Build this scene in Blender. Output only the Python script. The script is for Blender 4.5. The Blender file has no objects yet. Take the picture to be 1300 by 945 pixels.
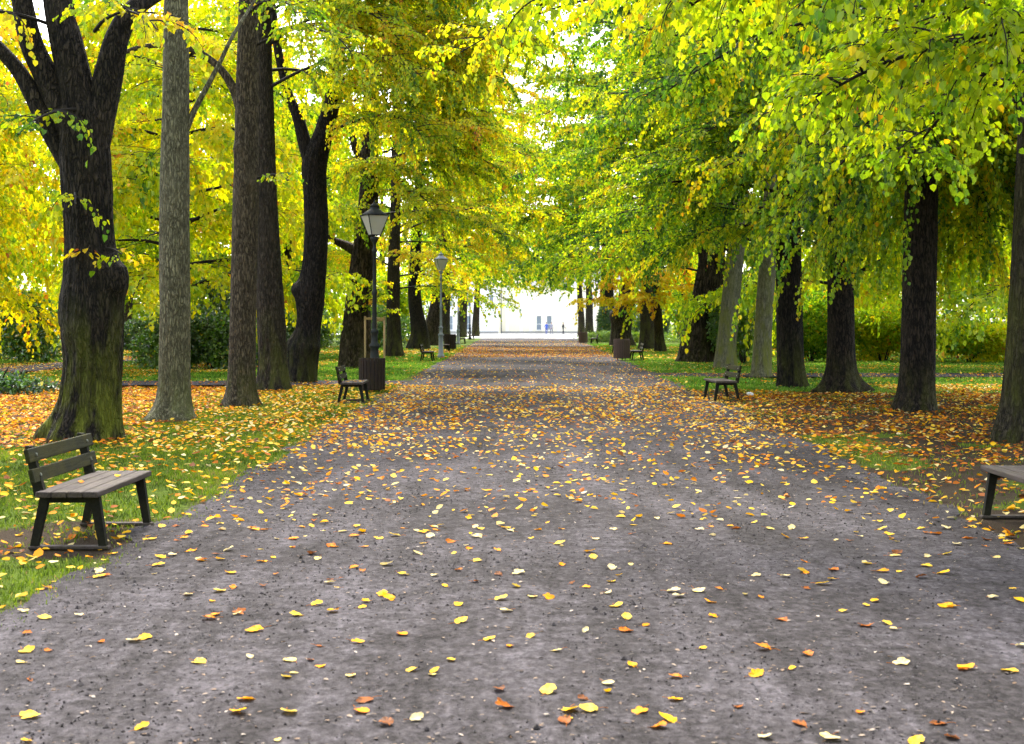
import bpy, math, random
import numpy as np
from mathutils import Vector

R = math.radians
random.seed(7)
rng = np.random.default_rng(11)
scene = bpy.context.scene
C = scene.collection
H, F, VX, HY = 1.7, 1750.0, 665.0, 410.0      # eye height, focal length in photo pixels, vanishing point

def at(px, py, Y):
    """world point seen at photo pixel (px, py) at depth Y"""
    return np.array([(px - VX) * Y / F, Y, H - (py - HY) * Y / F])

def onground(px, py):
    Y = F * H / (py - HY)
    return np.array([(px - VX) * Y / F, Y, 0.0])

# ------------------------------------------------------------------ noise
class Noise2:
    def __init__(self, seed, n=256):
        self.g = np.random.default_rng(seed).random((n, n)); self.n = n
    def __call__(self, x, y):
        x = np.asarray(x, float); y = np.asarray(y, float)
        xi = np.floor(x).astype(int); yi = np.floor(y).astype(int)
        fx = x - xi; fy = y - yi
        fx = fx * fx * (3 - 2 * fx); fy = fy * fy * (3 - 2 * fy)
        n = self.n; a = self.g
        x0 = xi % n; x1 = (xi + 1) % n; y0 = yi % n; y1 = (yi + 1) % n
        return (a[x0, y0] * (1 - fx) + a[x1, y0] * fx) * (1 - fy) + (a[x0, y1] * (1 - fx) + a[x1, y1] * fx) * fy
    def fbm(self, x, y, o=3):
        s = 0; t = 0; w = 1.0
        for k in range(o):
            s = s + w * self(x * 2 ** k + 17.3 * k, y * 2 ** k + 5.1 * k); t += w; w *= .5
        return s / t
NZ = Noise2(3); NZ2 = Noise2(4); NZ3 = Noise2(5)

def norm(v):
    v = np.asarray(v, float)
    return v / np.maximum(np.linalg.norm(v, axis=-1, keepdims=True), 1e-9)

# ------------------------------------------------------------------ mesh building
class Geo:
    """collects vertices and 3/4-sided faces, material index and one float per face"""
    def __init__(self):
        self.v = []; self.f = []; self.nv = 0
    def add(self, v, f, mat=0, tint=0.0):
        v = np.asarray(v, np.float32).reshape(-1, 3); f = np.asarray(f, np.int32)
        t = np.broadcast_to(np.asarray(tint, np.float32), (len(f),))
        self.v.append(v); self.f.append((f + self.nv, mat, t)); self.nv += len(v)
    def box(self, c, s, rot=None, mat=0, bev=0.0, tint=0.0):
        c = np.asarray(c, float); hx, hy, hz = np.asarray(s, float) / 2
        if bev <= 0:
            v = np.array([[x, y, z] for x in (-hx, hx) for y in (-hy, hy) for z in (-hz, hz)])
            f = np.array([[0, 1, 3, 2], [4, 6, 7, 5], [0, 4, 5, 1], [2, 3, 7, 6], [0, 2, 6, 4], [1, 5, 7, 3]])
        else:
            b = min(bev, hx * .49, hy * .49, hz * .49); v = []; idx = {}
            for sx in (-1, 1):
                for sy in (-1, 1):
                    for sz in (-1, 1):
                        for k in range(3):
                            p = [sx * (hx - b), sy * (hy - b), sz * (hz - b)]
                            p[k] = (sx * hx, sy * hy, sz * hz)[k]
                            idx[(sx, sy, sz, k)] = len(v); v.append(p)
            v = np.array(v); f = []; S = (-1, 1)
            def put(keys):
                q = [idx[k] for k in keys]
                n = np.cross(v[q[1]] - v[q[0]], v[q[2]] - v[q[0]])
                if n @ np.mean(v[q], axis=0) < 0: q = q[::-1]
                f.append(q if len(q) == 4 else q + [q[-1]])
            for k in range(3):
                a, b2 = [i for i in range(3) if i != k]
                for s0 in S:
                    ks = []
                    for (u, w) in ((-1, -1), (1, -1), (1, 1), (-1, 1)):
                        sg = [0, 0, 0]; sg[k] = s0; sg[a] = u; sg[b2] = w; ks.append((*sg, k))
                    put(ks)
                for u in S:
                    for w in S:
                        s1 = [0, 0, 0]; s1[a] = u; s1[b2] = w; s2 = list(s1); s1[k] = -1; s2[k] = 1
                        put([(*s1, a), (*s2, a), (*s2, b2), (*s1, b2)])
            for sx in S:
                for sy in S:
                    for sz in S: put([(sx, sy, sz, 0), (sx, sy, sz, 1), (sx, sy, sz, 2)])
            quads = [q for q in f if q[2] != q[3]]; tris = [q[:3] for q in f if q[2] == q[3]]
            if rot is not None: v = v @ np.asarray(rot).T
            n0 = self.nv
            self.add(v + c, quads, mat, tint)
            self.f.append((np.asarray(tris, np.int32) + n0, mat, np.full(len(tris), tint, np.float32)))
            return
        if rot is not None: v = v @ np.asarray(rot).T
        self.add(v + c, f, mat, tint)
    def tube(self, P, rad, n=8, mat=0, cap=True, tint=0.0, twist=0.0, square=False):
        P = np.asarray(P, float); rad = np.broadcast_to(np.asarray(rad, float), (len(P),))
        T = norm(np.gradient(P, axis=0))
        ref = np.array([0, 0, 1.0]) if abs(T[0][2]) < .9 else np.array([1.0, 0, 0])
        U = np.zeros_like(P); u = norm(ref - T[0] * (ref @ T[0]))
        for i in range(len(P)):
            u = norm(u - T[i] * (u @ T[i])); U[i] = u
        W = np.cross(T, U)
        a = np.arange(n) * 2 * np.pi / n + twist
        ring = P[:, None] + rad[:, None, None] * (np.cos(a)[None, :, None] * U[:, None] + np.sin(a)[None, :, None] * W[:, None])
        m = len(P); i = np.arange(m - 1)[:, None] * n; j = np.arange(n)[None]; k = (j + 1) % n
        f = np.stack([i + j, i + k, i + n + k, i + n + j], -1).reshape(-1, 4)
        v = ring.reshape(-1, 3)
        n0 = self.nv
        self.add(v, f, mat, tint)
        if cap:
            self.add(np.stack([P[0], P[-1]]), np.zeros((0, 4)), mat)
            j = np.arange(n); k = (j + 1) % n; c0 = n0 + m * n
            t1 = np.stack([np.full(n, c0), n0 + k, n0 + j], -1); t2 = np.stack([np.full(n, c0 + 1), n0 + (m - 1) * n + j, n0 + (m - 1) * n + k], -1)
            self.f.append((np.concatenate([t1, t2]).astype(np.int32), mat, np.full(2 * n, tint, np.float32)))
    def lathe(self, prof, n=16, c=(0, 0, 0), mat=0):
        P = np.array([[c[0], c[1], c[2] + z] for r, z in prof]); rr = np.array([max(r, 1e-4) for r, z in prof])
        a = np.arange(n) * 2 * np.pi / n
        v = np.stack([P[:, None, 0] + rr[:, None] * np.cos(a), P[:, None, 1] + rr[:, None] * np.sin(a), np.repeat(P[:, None, 2], n, 1)], -1)
        m = len(P); i = np.arange(m - 1)[:, None] * n; j = np.arange(n)[None]; k = (j + 1) % n
        f = np.stack([i + j, i + k, i + n + k, i + n + j], -1).reshape(-1, 4)
        self.add(v.reshape(-1, 3), f, mat)
    def build(self, name, mats, parent=None, smooth=False, attr=None):
        me = bpy.data.meshes.new(name)
        V = np.concatenate(self.v) if self.v else np.zeros((0, 3), np.float32)
        F4 = [x for x in self.f if len(x[0])]
        loops = np.concatenate([x[0].ravel() for x in F4]); sizes = np.concatenate([np.full(len(x[0]), x[0].shape[1], np.int32) for x in F4])
        mi = np.concatenate([np.full(len(x[0]), x[1], np.int32) for x in F4]); tn = np.concatenate([x[2] for x in F4])
        me.vertices.add(len(V)); me.vertices.foreach_set('co', V.ravel())
        me.loops.add(len(loops)); me.loops.foreach_set('vertex_index', loops.astype(np.int32))
        me.polygons.add(len(sizes))
        st = np.concatenate([[0], np.cumsum(sizes)[:-1]]).astype(np.int32)
        me.polygons.foreach_set('loop_start', st)
        me.polygons.foreach_set('material_index', mi)
        me.polygons.foreach_set('use_smooth', np.full(len(sizes), smooth, bool))
        at_ = me.attributes.new('tint', 'FLOAT', 'FACE'); at_.data.foreach_set('value', tn.astype(np.float32))
        for m in (mats if isinstance(mats, (list, tuple)) else [mats]): me.materials.append(m)
        me.update(calc_edges=True); me.validate()
        o = bpy.data.objects.new(name, me); C.objects.link(o)
        if parent is not None: o.parent = parent
        return o

def tag(o, label=None, cat=None, group=None, kind=None):
    if label: o['label'] = label
    if cat: o['category'] = cat
    if group: o['group'] = group
    if kind: o['kind'] = kind
    return o

def empty(name, loc=(0, 0, 0), rz=0.0, **k):
    o = bpy.data.objects.new(name, None); C.objects.link(o); o.location = [float(a) for a in loc]; o.rotation_euler = (0, 0, rz)
    o.empty_display_size = .3
    return tag(o, **k)

def copy_tree(o, parent=None):
    c = o.copy(); C.objects.link(c)
    if parent is not None: c.parent = parent
    for ch in list(o.children): copy_tree(ch, c)
    return c

# ------------------------------------------------------------------ materials
def mat(name):
    m = bpy.data.materials.new(name); m.use_nodes = True
    nt = m.node_tree; nt.nodes.clear()
    return m, nt
def N(nt, t, **kw):
    n = nt.nodes.new(t)
    for k, v in kw.items():
        if k in n.inputs: n.inputs[k].default_value = v
        else: setattr(n, k, v)
    return n
def ramp(nt, stops, interp='LINEAR'):
    n = nt.nodes.new('ShaderNodeValToRGB'); e = n.color_ramp.elements; n.color_ramp.interpolation = interp
    while len(e) < len(stops): e.new(.5)
    for i, (p, c) in enumerate(stops):
        e[i].position = p; e[i].color = (*c, 1) if len(c) == 3 else c
    return n
def L(nt, a, ao, b, bi): nt.links.new(a.outputs[ao], b.inputs[bi])
def noise(nt, vec, scale, detail=4, rough=.6, dist=0):
    n = N(nt, 'ShaderNodeTexNoise'); n.inputs['Scale'].default_value = scale; n.inputs['Detail'].default_value = detail
    n.inputs['Roughness'].default_value = rough; n.inputs['Distortion'].default_value = dist
    if vec is not None: nt.links.new(vec, n.inputs['Vector'])
    return n
def mapped(nt, scale=(1, 1, 1), kind='Object'):
    tc = N(nt, 'ShaderNodeTexCoord'); mp = N(nt, 'ShaderNodeMapping'); mp.inputs['Scale'].default_value = scale
    L(nt, tc, kind, mp, 'Vector'); return mp.outputs['Vector']
def mixc(nt, fac, a, b, mode='MIX'):
    n = N(nt, 'ShaderNodeMix', data_type='RGBA', blend_type=mode)
    for s, v in ((0, fac), (6, a), (7, b)):
        if isinstance(v, bpy.types.NodeSocket): nt.links.new(v, n.inputs[s])
        elif s == 0: n.inputs[0].default_value = v
        else: n.inputs[s].default_value = (*v, 1)
    return n.outputs[2]
def principled(nt, rough=.8, spec=.3):
    p = N(nt, 'ShaderNodeBsdfPrincipled'); o = N(nt, 'ShaderNodeOutputMaterial'); L(nt, p, 0, o, 0)
    p.inputs['Roughness'].default_value = rough; p.inputs['Specular IOR Level'].default_value = spec
    return p
def bump(nt, p, h, strength=.5, dist=.02):
    b = N(nt, 'ShaderNodeBump'); b.inputs['Strength'].default_value = strength; b.inputs['Distance'].default_value = dist
    nt.links.new(h, b.inputs['Height']); L(nt, b, 0, p, 'Normal'); return b
def socket(nt, v):
    return v

LEAF_STOPS = [(0.0, (.020, .062, .010)), (.22, (.110, .260, .008)), (.42, (.40, .52, .005)), (.60, (.76, .66, .004)),
              (.78, (.78, .46, .005)), (.92, (.72, .25, .010)), (1.0, (.32, .09, .02))]
def leaf_material(name, stops, transl=.45, gloss=.06, rough=.45):
    m, nt = mat(name)
    a = N(nt, 'ShaderNodeAttribute', attribute_name='tint')
    r = ramp(nt, stops); L(nt, a, 'Fac', r, 'Fac')
    d = N(nt, 'ShaderNodeBsdfDiffuse'); t = N(nt, 'ShaderNodeBsdfTranslucent'); g = N(nt, 'ShaderNodeBsdfGlossy'); g.inputs['Roughness'].default_value = rough
    L(nt, r, 'Color', d, 'Color'); L(nt, r, 'Color', t, 'Color')
    m1 = N(nt, 'ShaderNodeMixShader'); m1.inputs[0].default_value = transl; L(nt, d, 0, m1, 1); L(nt, t, 0, m1, 2)
    m2 = N(nt, 'ShaderNodeMixShader'); m2.inputs[0].default_value = gloss; L(nt, m1, 0, m2, 1); L(nt, g, 0, m2, 2)
    o = N(nt, 'ShaderNodeOutputMaterial'); L(nt, m2, 0, o, 0)
    return m
M = {}
M['leaf'] = leaf_material('living_leaf', LEAF_STOPS, .58, .025, .4)
M['shrub_leaf'] = leaf_material('glossy_leaf', LEAF_STOPS, .35, .13, .35)
FALL = [(0, (.62, .52, .30)), (.15, (.72, .52, .09)), (.40, (.74, .42, .006)), (.62, (.68, .22, .006)), (.80, (.36, .10, .012)), (1, (.11, .045, .018))]
M['fallen'] = leaf_material('fallen_leaf', FALL, .25, .012, .5)
M['grass'] = leaf_material('grass_blade', [(0, (.030, .050, .006)), (.35, (.090, .150, .008)), (.6, (.165, .245, .008)), (.85, (.25, .30, .015)), (1, (.30, .22, .08))], .35, .02)
M['lawn'] = leaf_material('lawn_blade', [(0, (.045, .11, .010)), (.5, (.13, .29, .015)), (.85, (.24, .40, .03)), (1, (.36, .36, .08))], .4, .02)  # fresh lawn green, brightened to carry sunlight falling through the canopy gap

def bark_material(name, dark, light, moss=0.0, scale=1.0, fiss=1.0, mosscol=(.15, .17, .015), toph=2.2):
    m, nt = mat(name); p = principled(nt, .9, .2)
    v = mapped(nt, (7 * scale, 7 * scale, 2.0 * scale))
    n1 = noise(nt, v, 2.2, 6, .65, .4)
    v2 = mapped(nt, (9 * scale, 9 * scale, 2.1 * scale))
    vo = N(nt, 'ShaderNodeTexVoronoi', feature='DISTANCE_TO_EDGE'); vo.inputs['Scale'].default_value = 2.0
    wv = noise(nt, v2, 1.5, 3, .6)
    add = N(nt, 'ShaderNodeVectorMath', operation='ADD'); nt.links.new(v2, add.inputs[0])
    sc = N(nt, 'ShaderNodeVectorMath', operation='SCALE'); nt.links.new(wv.outputs['Color'], sc.inputs[0]); sc.inputs['Scale'].default_value = 1.3
    nt.links.new(sc.outputs[0], add.inputs[1]); nt.links.new(add.outputs[0], vo.inputs['Vector'])
    fr = ramp(nt, [(0, (0, 0, 0)), (.22, (1, 1, 1))]); L(nt, vo, 'Distance', fr, 'Fac')
    n3 = noise(nt, mapped(nt, (1, 1, .5)), 2.5, 3, .6)
    cr = ramp(nt, [(.30, dark), (.72, tuple(c * 1.5 for c in light))]); L(nt, n1, 'Fac', cr, 'Fac')
    dk = tuple(c * .25 for c in dark)
    col = mixc(nt, fr.outputs['Color'], dk, cr.outputs['Color'])
    col = mixc(nt, 1.0 - fiss, col, cr.outputs['Color'])
    lich = ramp(nt, [(.5, (0, 0, 0)), (.72, (.45, .45, .45))]); L(nt, n3, 'Fac', lich, 'Fac')
    col = mixc(nt, lich.outputs['Color'], col, tuple(c * 1.25 for c in light))
    if moss > 0:
        tc = N(nt, 'ShaderNodeTexCoord'); sp = N(nt, 'ShaderNodeSeparateXYZ'); L(nt, tc, 'Object', sp, 0)
        mr = N(nt, 'ShaderNodeMapRange'); mr.inputs[1].default_value = toph; mr.inputs[2].default_value = .1
        mr.inputs[3].default_value = 0; mr.inputs[4].default_value = 1; L(nt, sp, 'Z', mr, 0)
        n4 = noise(nt, mapped(nt, (2.2, 2.2, .6)), 1.7, 4, .65)
        r4 = ramp(nt, [(.42, (0, 0, 0)), (.62, (1, 1, 1))]); L(nt, n4, 'Fac', r4, 'Fac')
        mm = N(nt, 'ShaderNodeMath', operation='MULTIPLY'); L(nt, mr, 0, mm, 0); L(nt, r4, 'Color', mm, 1)
        m3 = N(nt, 'ShaderNodeMath', operation='MULTIPLY'); L(nt, mm, 0, m3, 0); m3.inputs[1].default_value = moss
        col = mixc(nt, m3.outputs[0], col, mosscol)
    nt.links.new(col, p.inputs['Base Color'])
    h = N(nt, 'ShaderNodeMath', operation='MULTIPLY_ADD'); L(nt, fr, 'Color', h, 0); h.inputs[1].default_value = .8 * fiss
    L(nt, n1, 'Fac', h, 2)
    bump(nt, p, h.outputs[0], 1.0, .05)
    return m
M['bark_dark'] = bark_material('dark_furrowed_bark', (.009, .007, .005), (.042, .032, .022), .9)
M['bark_shade'] = bark_material('dark_brown_bark', (.008, .006, .0045), (.040, .029, .020), .25, toph=1.0)
M['bark_black'] = bark_material('blackish_bark', (.007, .006, .005), (.030, .023, .017), .35, toph=1.6)
M['bark_grey'] = bark_material('grey_green_bark', (.085, .080, .045), (.190, .175, .105), .6, 1.3, .7, (.12, .14, .03), 1.3)
M['bark_brown'] = bark_material('brown_bark', (.042, .032, .019), (.115, .090, .056), .3, 1.2, .85, toph=1.2)
M['bark_mid'] = bark_material('mid_brown_bark', (.020, .016, .011), (.054, .043, .029), .4, 1.0, .8)
M['bark_moss'] = bark_material('mossy_bark', (.018, .015, .010), (.052, .043, .027), .85, 1.0, .8, (.07, .075, .012), 5.5)
M['bark_pale'] = bark_material('pale_lichen_bark', (.085, .082, .050), (.185, .175, .115), .95, 1.1, .5, (.17, .18, .03), 5.0)
M['bark_old'] = bark_material('old_deeply_furrowed_bark', (.014, .010, .008), (.075, .054, .038), .15, .55, 1.0)
def simple(name, col, rough=.6, var=.25, scale=8, spec=.3, metal=0.0, bmp=.2, stretch=(1, 1, 1)):
    m, nt = mat(name); p = principled(nt, rough, spec); p.inputs['Metallic'].default_value = metal
    n = noise(nt, mapped(nt, stretch), scale, 5, .6)
    r = ramp(nt, [(.25, tuple(c * (1 - var) for c in col)), (.75, tuple(min(1, c * (1 + var)) for c in col))]); L(nt, n, 'Fac', r, 'Fac')
    L(nt, r, 'Color', p, 'Base Color'); bump(nt, p, n.outputs['Fac'], bmp, .01)
    return m
M['twig'] = simple('twig_bark', (.013, .010, .007), .9)
def wood_material(name, col, var, moss=0.0, mosscol=(.10, .10, .01)):
    m, nt = mat(name); p = principled(nt, .85, .12)
    n = noise(nt, mapped(nt, (14, .9, 14)), 3.0, 6, .7, .3); n2 = noise(nt, mapped(nt), 5, 4, .6)
    r = ramp(nt, [(.28, tuple(c * (1 - var) for c in col)), (.72, tuple(c * (1 + var) for c in col))]); L(nt, n, 'Fac', r, 'Fac')
    r2 = ramp(nt, [(.42, (0, 0, 0)), (.7, (moss, moss, moss))]); L(nt, n2, 'Fac', r2, 'Fac')
    c = mixc(nt, r2.outputs['Color'], r.outputs['Color'], mosscol)
    nt.links.new(c, p.inputs['Base Color']); bump(nt, p, n.outputs['Fac'], .5, .01)
    return m
M['seat_wood'] = wood_material('weathered_seat_planks', (.062, .050, .046), .55, .15)
M['back_wood'] = wood_material('green_stained_back_planks', (.022, .023, .012), .5, .55, (.055, .048, .008))
M['leg_wood'] = wood_material('dark_legs', (.013, .013, .011), .4, .1)
M['bolt'] = simple('zinc_bolt', (.45, .46, .45), .35, .1, 20, .5, .9)
M['lamp_dark'] = simple('dark_green_cast_iron', (.012, .015, .013), .6, .3, 9, .25)
M['lamp_grey'] = simple('weathered_grey_iron', (.20, .22, .25), .5, .2, 9, .5)
M['bin_wood'] = wood_material('brown_slats', (.026, .018, .015), .35, .1)
M['bin_metal'] = simple('bin_liner', (.03, .03, .03), .6)
M['bin_wood_pale'] = wood_material('bleached_brown_slats', (.12, .080, .072), .3, .05)
M['stake'] = wood_material('pale_stake_wood', (.50, .34, .20), .2)
M['paper'] = simple('crumpled_white_paper', (.8, .8, .82), .8, .05)
M['facade'] = simple('cream_render', (.82, .77, .62), .9, .03, 3, .2)
M['facade_white'] = simple('white_render', (.82, .82, .81), .9, .03, 3, .2)
M['roof'] = simple('grey_slate', (.24, .23, .23), .85, .2, 6)
M['window_frame'] = simple('white_frame', (.75, .75, .74), .5, .05)
M['plinth'] = simple('grey_plinth', (.35, .34, .32), .9, .15)
def glass_material(name, col=(.22, .27, .33)):
    m, nt = mat(name); p = principled(nt, .05, .6); p.inputs['Base Color'].default_value = (*col, 1); return m
M['window_glass'] = glass_material('window_glass')  # pale grey-blue base colour stands in for the reflected sky
def lamp_glass():
    m, nt = mat('frosted_lantern_glass'); p = principled(nt, .35, .5)
    n = noise(nt, mapped(nt), 4, 3); r = ramp(nt, [(.3, (.80, .78, .68)), (.7, (.88, .86, .78))]); L(nt, n, 'Fac', r, 'Fac'); L(nt, r, 'Color', p, 'Base Color')
    p.inputs['Transmission Weight'].default_value = .55; p.inputs['IOR'].default_value = 1.2
    return m
M['lamp_glass'] = lamp_glass()

def path_material():
    m, nt = mat('packed_grey_gravel'); p = principled(nt, .95, .08)
    o = mapped(nt)
    big = noise(nt, o, .45, 4, .6, .2); streak = noise(nt, mapped(nt, (1.7, .16, 1)), 1.3, 5, .65, .3)
    fine = noise(nt, mapped(nt, (1, .6, 1)), 26, 5, .8); mid = noise(nt, mapped(nt, (1, .8, 1)), 7.5, 6, .78)
    s = N(nt, 'ShaderNodeMath', operation='ADD'); L(nt, big, 'Fac', s, 0); L(nt, streak, 'Fac', s, 1)
    s2 = N(nt, 'ShaderNodeMath', operation='MULTIPLY_ADD'); L(nt, mid, 'Fac', s2, 0); s2.inputs[1].default_value = 1.5; L(nt, s, 0, s2, 2)
    r = ramp(nt, [(.38, (.014, .012, .0115)), (.47, (.034, .030, .0305)), (.53, (.054, .048, .051)), (.62, (.092, .083, .090))])
    dv = N(nt, 'ShaderNodeMath', operation='DIVIDE'); L(nt, s2, 0, dv, 0); dv.inputs[1].default_value = 3.5; L(nt, dv, 0, r, 'Fac')
    fr = ramp(nt, [(.32, (.40, .38, .37)), (.5, (1, 1, 1)), (.70, (1.8, 1.78, 1.76))]); L(nt, fine, 'Fac', fr, 'Fac')
    c = mixc(nt, 1.0, r.outputs['Color'], fr.outputs['Color'], 'MULTIPLY')
    # dark damp specks and fragments trodden in
    sp = N(nt, 'ShaderNodeTexVoronoi'); sp.inputs['Scale'].default_value = 9; nt.links.new(o, sp.inputs['Vector'])
    spr = ramp(nt, [(.10, (1, 1, 1)), (.17, (0, 0, 0))]); L(nt, sp, 'Distance', spr, 'Fac')
    gate = ramp(nt, [(.52, (0, 0, 0)), (.6, (.6, .6, .6))]); L(nt, mid, 'Fac', gate, 'Fac')
    g = mixc(nt, 1.0, spr.outputs['Color'], gate.outputs['Color'], 'MULTIPLY')
    c = mixc(nt, g, c, (.05, .035, .025))
    nt.links.new(c, p.inputs['Base Color'])
    h = N(nt, 'ShaderNodeMath', operation='MULTIPLY_ADD'); L(nt, mid, 'Fac', h, 0); h.inputs[1].default_value = 1.6; L(nt, fine, 'Fac', h, 2)
    bump(nt, p, h.outputs[0], .8, .018)
    return m
M['path'] = path_material()
def ground_material():
    m, nt = mat('soil_and_turf'); p = principled(nt, .95, .05)
    o = mapped(nt)
    a = N(nt, 'ShaderNodeAttribute', attribute_name='turf')
    n1 = noise(nt, o, 1.6, 5, .65); n2 = noise(nt, o, 14, 4, .7); n3 = noise(nt, o, 55, 3, .7)
    s = N(nt, 'ShaderNodeMath', operation='MULTIPLY_ADD'); L(nt, n1, 'Fac', s, 0); s.inputs[1].default_value = .9; L(nt, a, 'Fac', s, 2)
    s1 = N(nt, 'ShaderNodeMath', operation='MULTIPLY_ADD'); L(nt, n2, 'Fac', s1, 0); s1.inputs[1].default_value = .6; L(nt, s, 0, s1, 2)
    fr = ramp(nt, [(.60, (0, 0, 0)), (.62, (1, 1, 1))]); 
    dv = N(nt, 'ShaderNodeMath', operation='MULTIPLY'); L(nt, s1, 0, dv, 0); dv.inputs[1].default_value = .5; 
    fr = ramp(nt, [(.52, (0, 0, 0)), (.68, (1, 1, 1))]); L(nt, dv, 0, fr, 'Fac')
    gr = ramp(nt, [(.25, (.028, .042, .006)), (.55, (.065, .100, .008)), (.8, (.11, .155, .012))]); L(nt, n2, 'Fac', gr, 'Fac')
    so = ramp(nt, [(.25, (.014, .010, .007)), (.5, (.036, .026, .017)), (.75, (.075, .048, .026))]); L(nt, n3, 'Fac', so, 'Fac')
    c = mixc(nt, fr.outputs['Color'], so.outputs['Color'], gr.outputs['Color'])
    nt.links.new(c, p.inputs['Base Color']); bump(nt, p, n3.outputs['Fac'], .8, .03)
    return m
M['ground'] = ground_material()

# ------------------------------------------------------------------ ground zones
def path_left(Y):  return -2.95 - .011 * Y + .26 * (NZ(Y * .8, 0 * Y) - .5) + .16 * (NZ(Y * 3, 0 * Y + 9) - .5)
def path_right(Y): return 3.72 + .013 * Y + .30 * (NZ2(Y * .7, 0 * Y) - .5) + .18 * (NZ2(Y * 3, 0 * Y + 9) - .5)
def sstep(a, b, x):
    t = np.clip((x - a) / (b - a), 0, 1); return t * t * (3 - 2 * t)
def cross_left(X, Y):   # side path leaving the avenue on the left
    return (X < 0) & (Y > 37.6 + .02 * X) & (Y < 40.6 + .02 * X)
def cross_right(X, Y):
    return (X > 0) & (Y > 43.2) & (Y < 46.6)
def turf(X, Y):
    """how grassy the soil is, 0 bare .. 1 lawn"""
    left = X < 0
    e = np.where(left, path_left(Y) - X, X - path_right(Y))        # distance outside the avenue
    n = NZ.fbm(X * .5, Y * .35, 3)
    t = np.where(left, .80, .18)
    # deep litter under the left trees
    t = np.where(left & (Y < 37.5), .80 - .75 * sstep(2.6, 5.2, e + 2.2 * (n - .5)) * sstep(14, 21, Y), t)
    t = np.where(left & (Y < 16), .70 - .1 * sstep(2.0, 5.0, e), t)
    t = np.where(left & (Y >= 40.4), .95, t)
    t = np.where(left & (X < -9) & (Y > 50) & (Y < 60), .35, t)
    # right side: dark litter near, lawn beyond
    t = np.where(~left & (Y < 35.5), .22 + .45 * (n > .60), t)
    t = np.where(~left & (Y >= 35.0 + 2.0 * (n - .5)), .95, t)
    # bare soil where people put their feet
    for (bx, by, ax, ay) in ((-3.45, 10.9, .95, .95), (4.35, 11.4, .9, 1.2), (-3.6, 29.5, .8, 1.2), (4.4, 30.4, .8, 1.2)):
        d = np.sqrt(((X - bx) / ax) ** 2 + ((Y - by) / ay) ** 2)
        t = np.where(d < 1.25, t * sstep(.75, 1.25, d + .5 * (n - .5)), t)
    t = np.where(e < .12, t * .5, t)
    return np.clip(t, 0, 1)

def axis(*seg):
    out = []
    for a, b, s in seg: out.append(np.arange(a, b - 1e-6, s))
    out.append([seg[-1][1]]); return np.concatenate(out)
def grid_mesh(name, xs, ys, zfn, material, attr=None, **k):
    X, Y = np.meshgrid(xs, ys); Z = zfn(X, Y)
    V = np.stack([X, Y, Z], -1).reshape(-1, 3); nx = len(xs); ny = len(ys)
    i = np.arange(ny - 1)[:, None] * nx; j = np.arange(nx - 1)[None]
    f = np.stack([i + j, i + j + 1, i + nx + j + 1, i + nx + j], -1).reshape(-1, 4)
    g = Geo(); g.add(V, f); o = g.build(name, material, smooth=True)
    if attr is not None:
        a = o.data.attributes.new('turf', 'FLOAT', 'POINT'); a.data.foreach_set('value', attr(V[:, 0], V[:, 1]).astype(np.float32))
    return tag(o, **k)
xs = axis((-900, -60, 70), (-60, -26, 1.5), (-26, 26, .25), (26, 60, 1.5), (60, 900, 70))
ys = axis((-300, 0, 30), (0, 62, .25), (62, 130, .8), (130, 260, 5), (260, 1500, 80))
def ground_z(X, Y):
    e = np.maximum(path_left(Y) - X, X - path_right(Y))
    k = sstep(.6, 4, e) * (Y < 150) * (np.abs(X) < 50)
    return -.10 * k * NZ2.fbm(X * .35, Y * .35, 3)
grid_mesh('ground', xs, ys, ground_z, M['ground'], turf, kind='structure')

def strip(name, ys, lf, rf, z, material, nx=30, und=.006, **k):
    ys = np.asarray(ys, float); t = np.linspace(0, 1, nx)
    lo = lf(ys); hi = rf(ys)
    X = lo[:, None] + (hi - lo)[:, None] * t[None]; Y = np.repeat(ys[:, None], nx, 1)
    Z = z + und * (NZ.fbm(X * 1.6, Y * .7, 3) - .5) * 2 * np.minimum(1, np.minimum(t, 1 - t) * 8)[None]
    V = np.stack([X, Y, Z], -1).reshape(-1, 3)
    i = np.arange(len(ys) - 1)[:, None] * nx; j = np.arange(nx - 1)[None]
    f = np.stack([i + j, i + j + 1, i + nx + j + 1, i + nx + j], -1).reshape(-1, 4)
    g = Geo(); g.add(V, f); return tag(g.build(name, material, smooth=True), **k)
strip('path', axis((-12, 5, .5), (5, 50, .12), (50, 150, .8)), path_left, path_right, .010, M['path'], 40, kind='structure')
# side paths (their long direction is X; built as strips across Y)
def side_path(name, x0, x1, ylo, yhi):
    X = np.linspace(x0, x1, 90); g = Geo(); n = 8
    lo = np.array([ylo(x) for x in X]) + .35 * (NZ3(X * .8, 0 * X) - .5); hi = np.array([yhi(x) for x in X]) + .35 * (NZ3(X * .8, 0 * X + 7) - .5)
    t = np.linspace(0, 1, n); Y = lo[:, None] + (hi - lo)[:, None] * t; XX = np.repeat(X[:, None], n, 1)
    V = np.stack([XX, Y, ground_z(XX, Y) * 0 + .004], -1).reshape(-1, 3)
    i = np.arange(len(X) - 1)[:, None] * n; j = np.arange(n - 1)[None]
    f = np.stack([i + j, i + n + j, i + n + j + 1, i + j + 1], -1).reshape(-1, 4)
    g.add(V, f); return tag(g.build(name, M['path'], smooth=True), kind='structure')
side_path('side_path', -30, -3.2, lambda x: 37.6 + .02 * x, lambda x: 40.6 + .02 * x)
side_path('side_path', 4.1, 30, lambda x: 43.2, lambda x: 46.6)
strip('garden_path', axis((45, 120, 1.5)), lambda y: -21 + .0 * y + 1.5 * NZ(y * .05, y * 0), lambda y: -18.6 + 1.5 * NZ(y * .05, y * 0), .006, M['path'], 6, .0, kind='structure')
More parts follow.
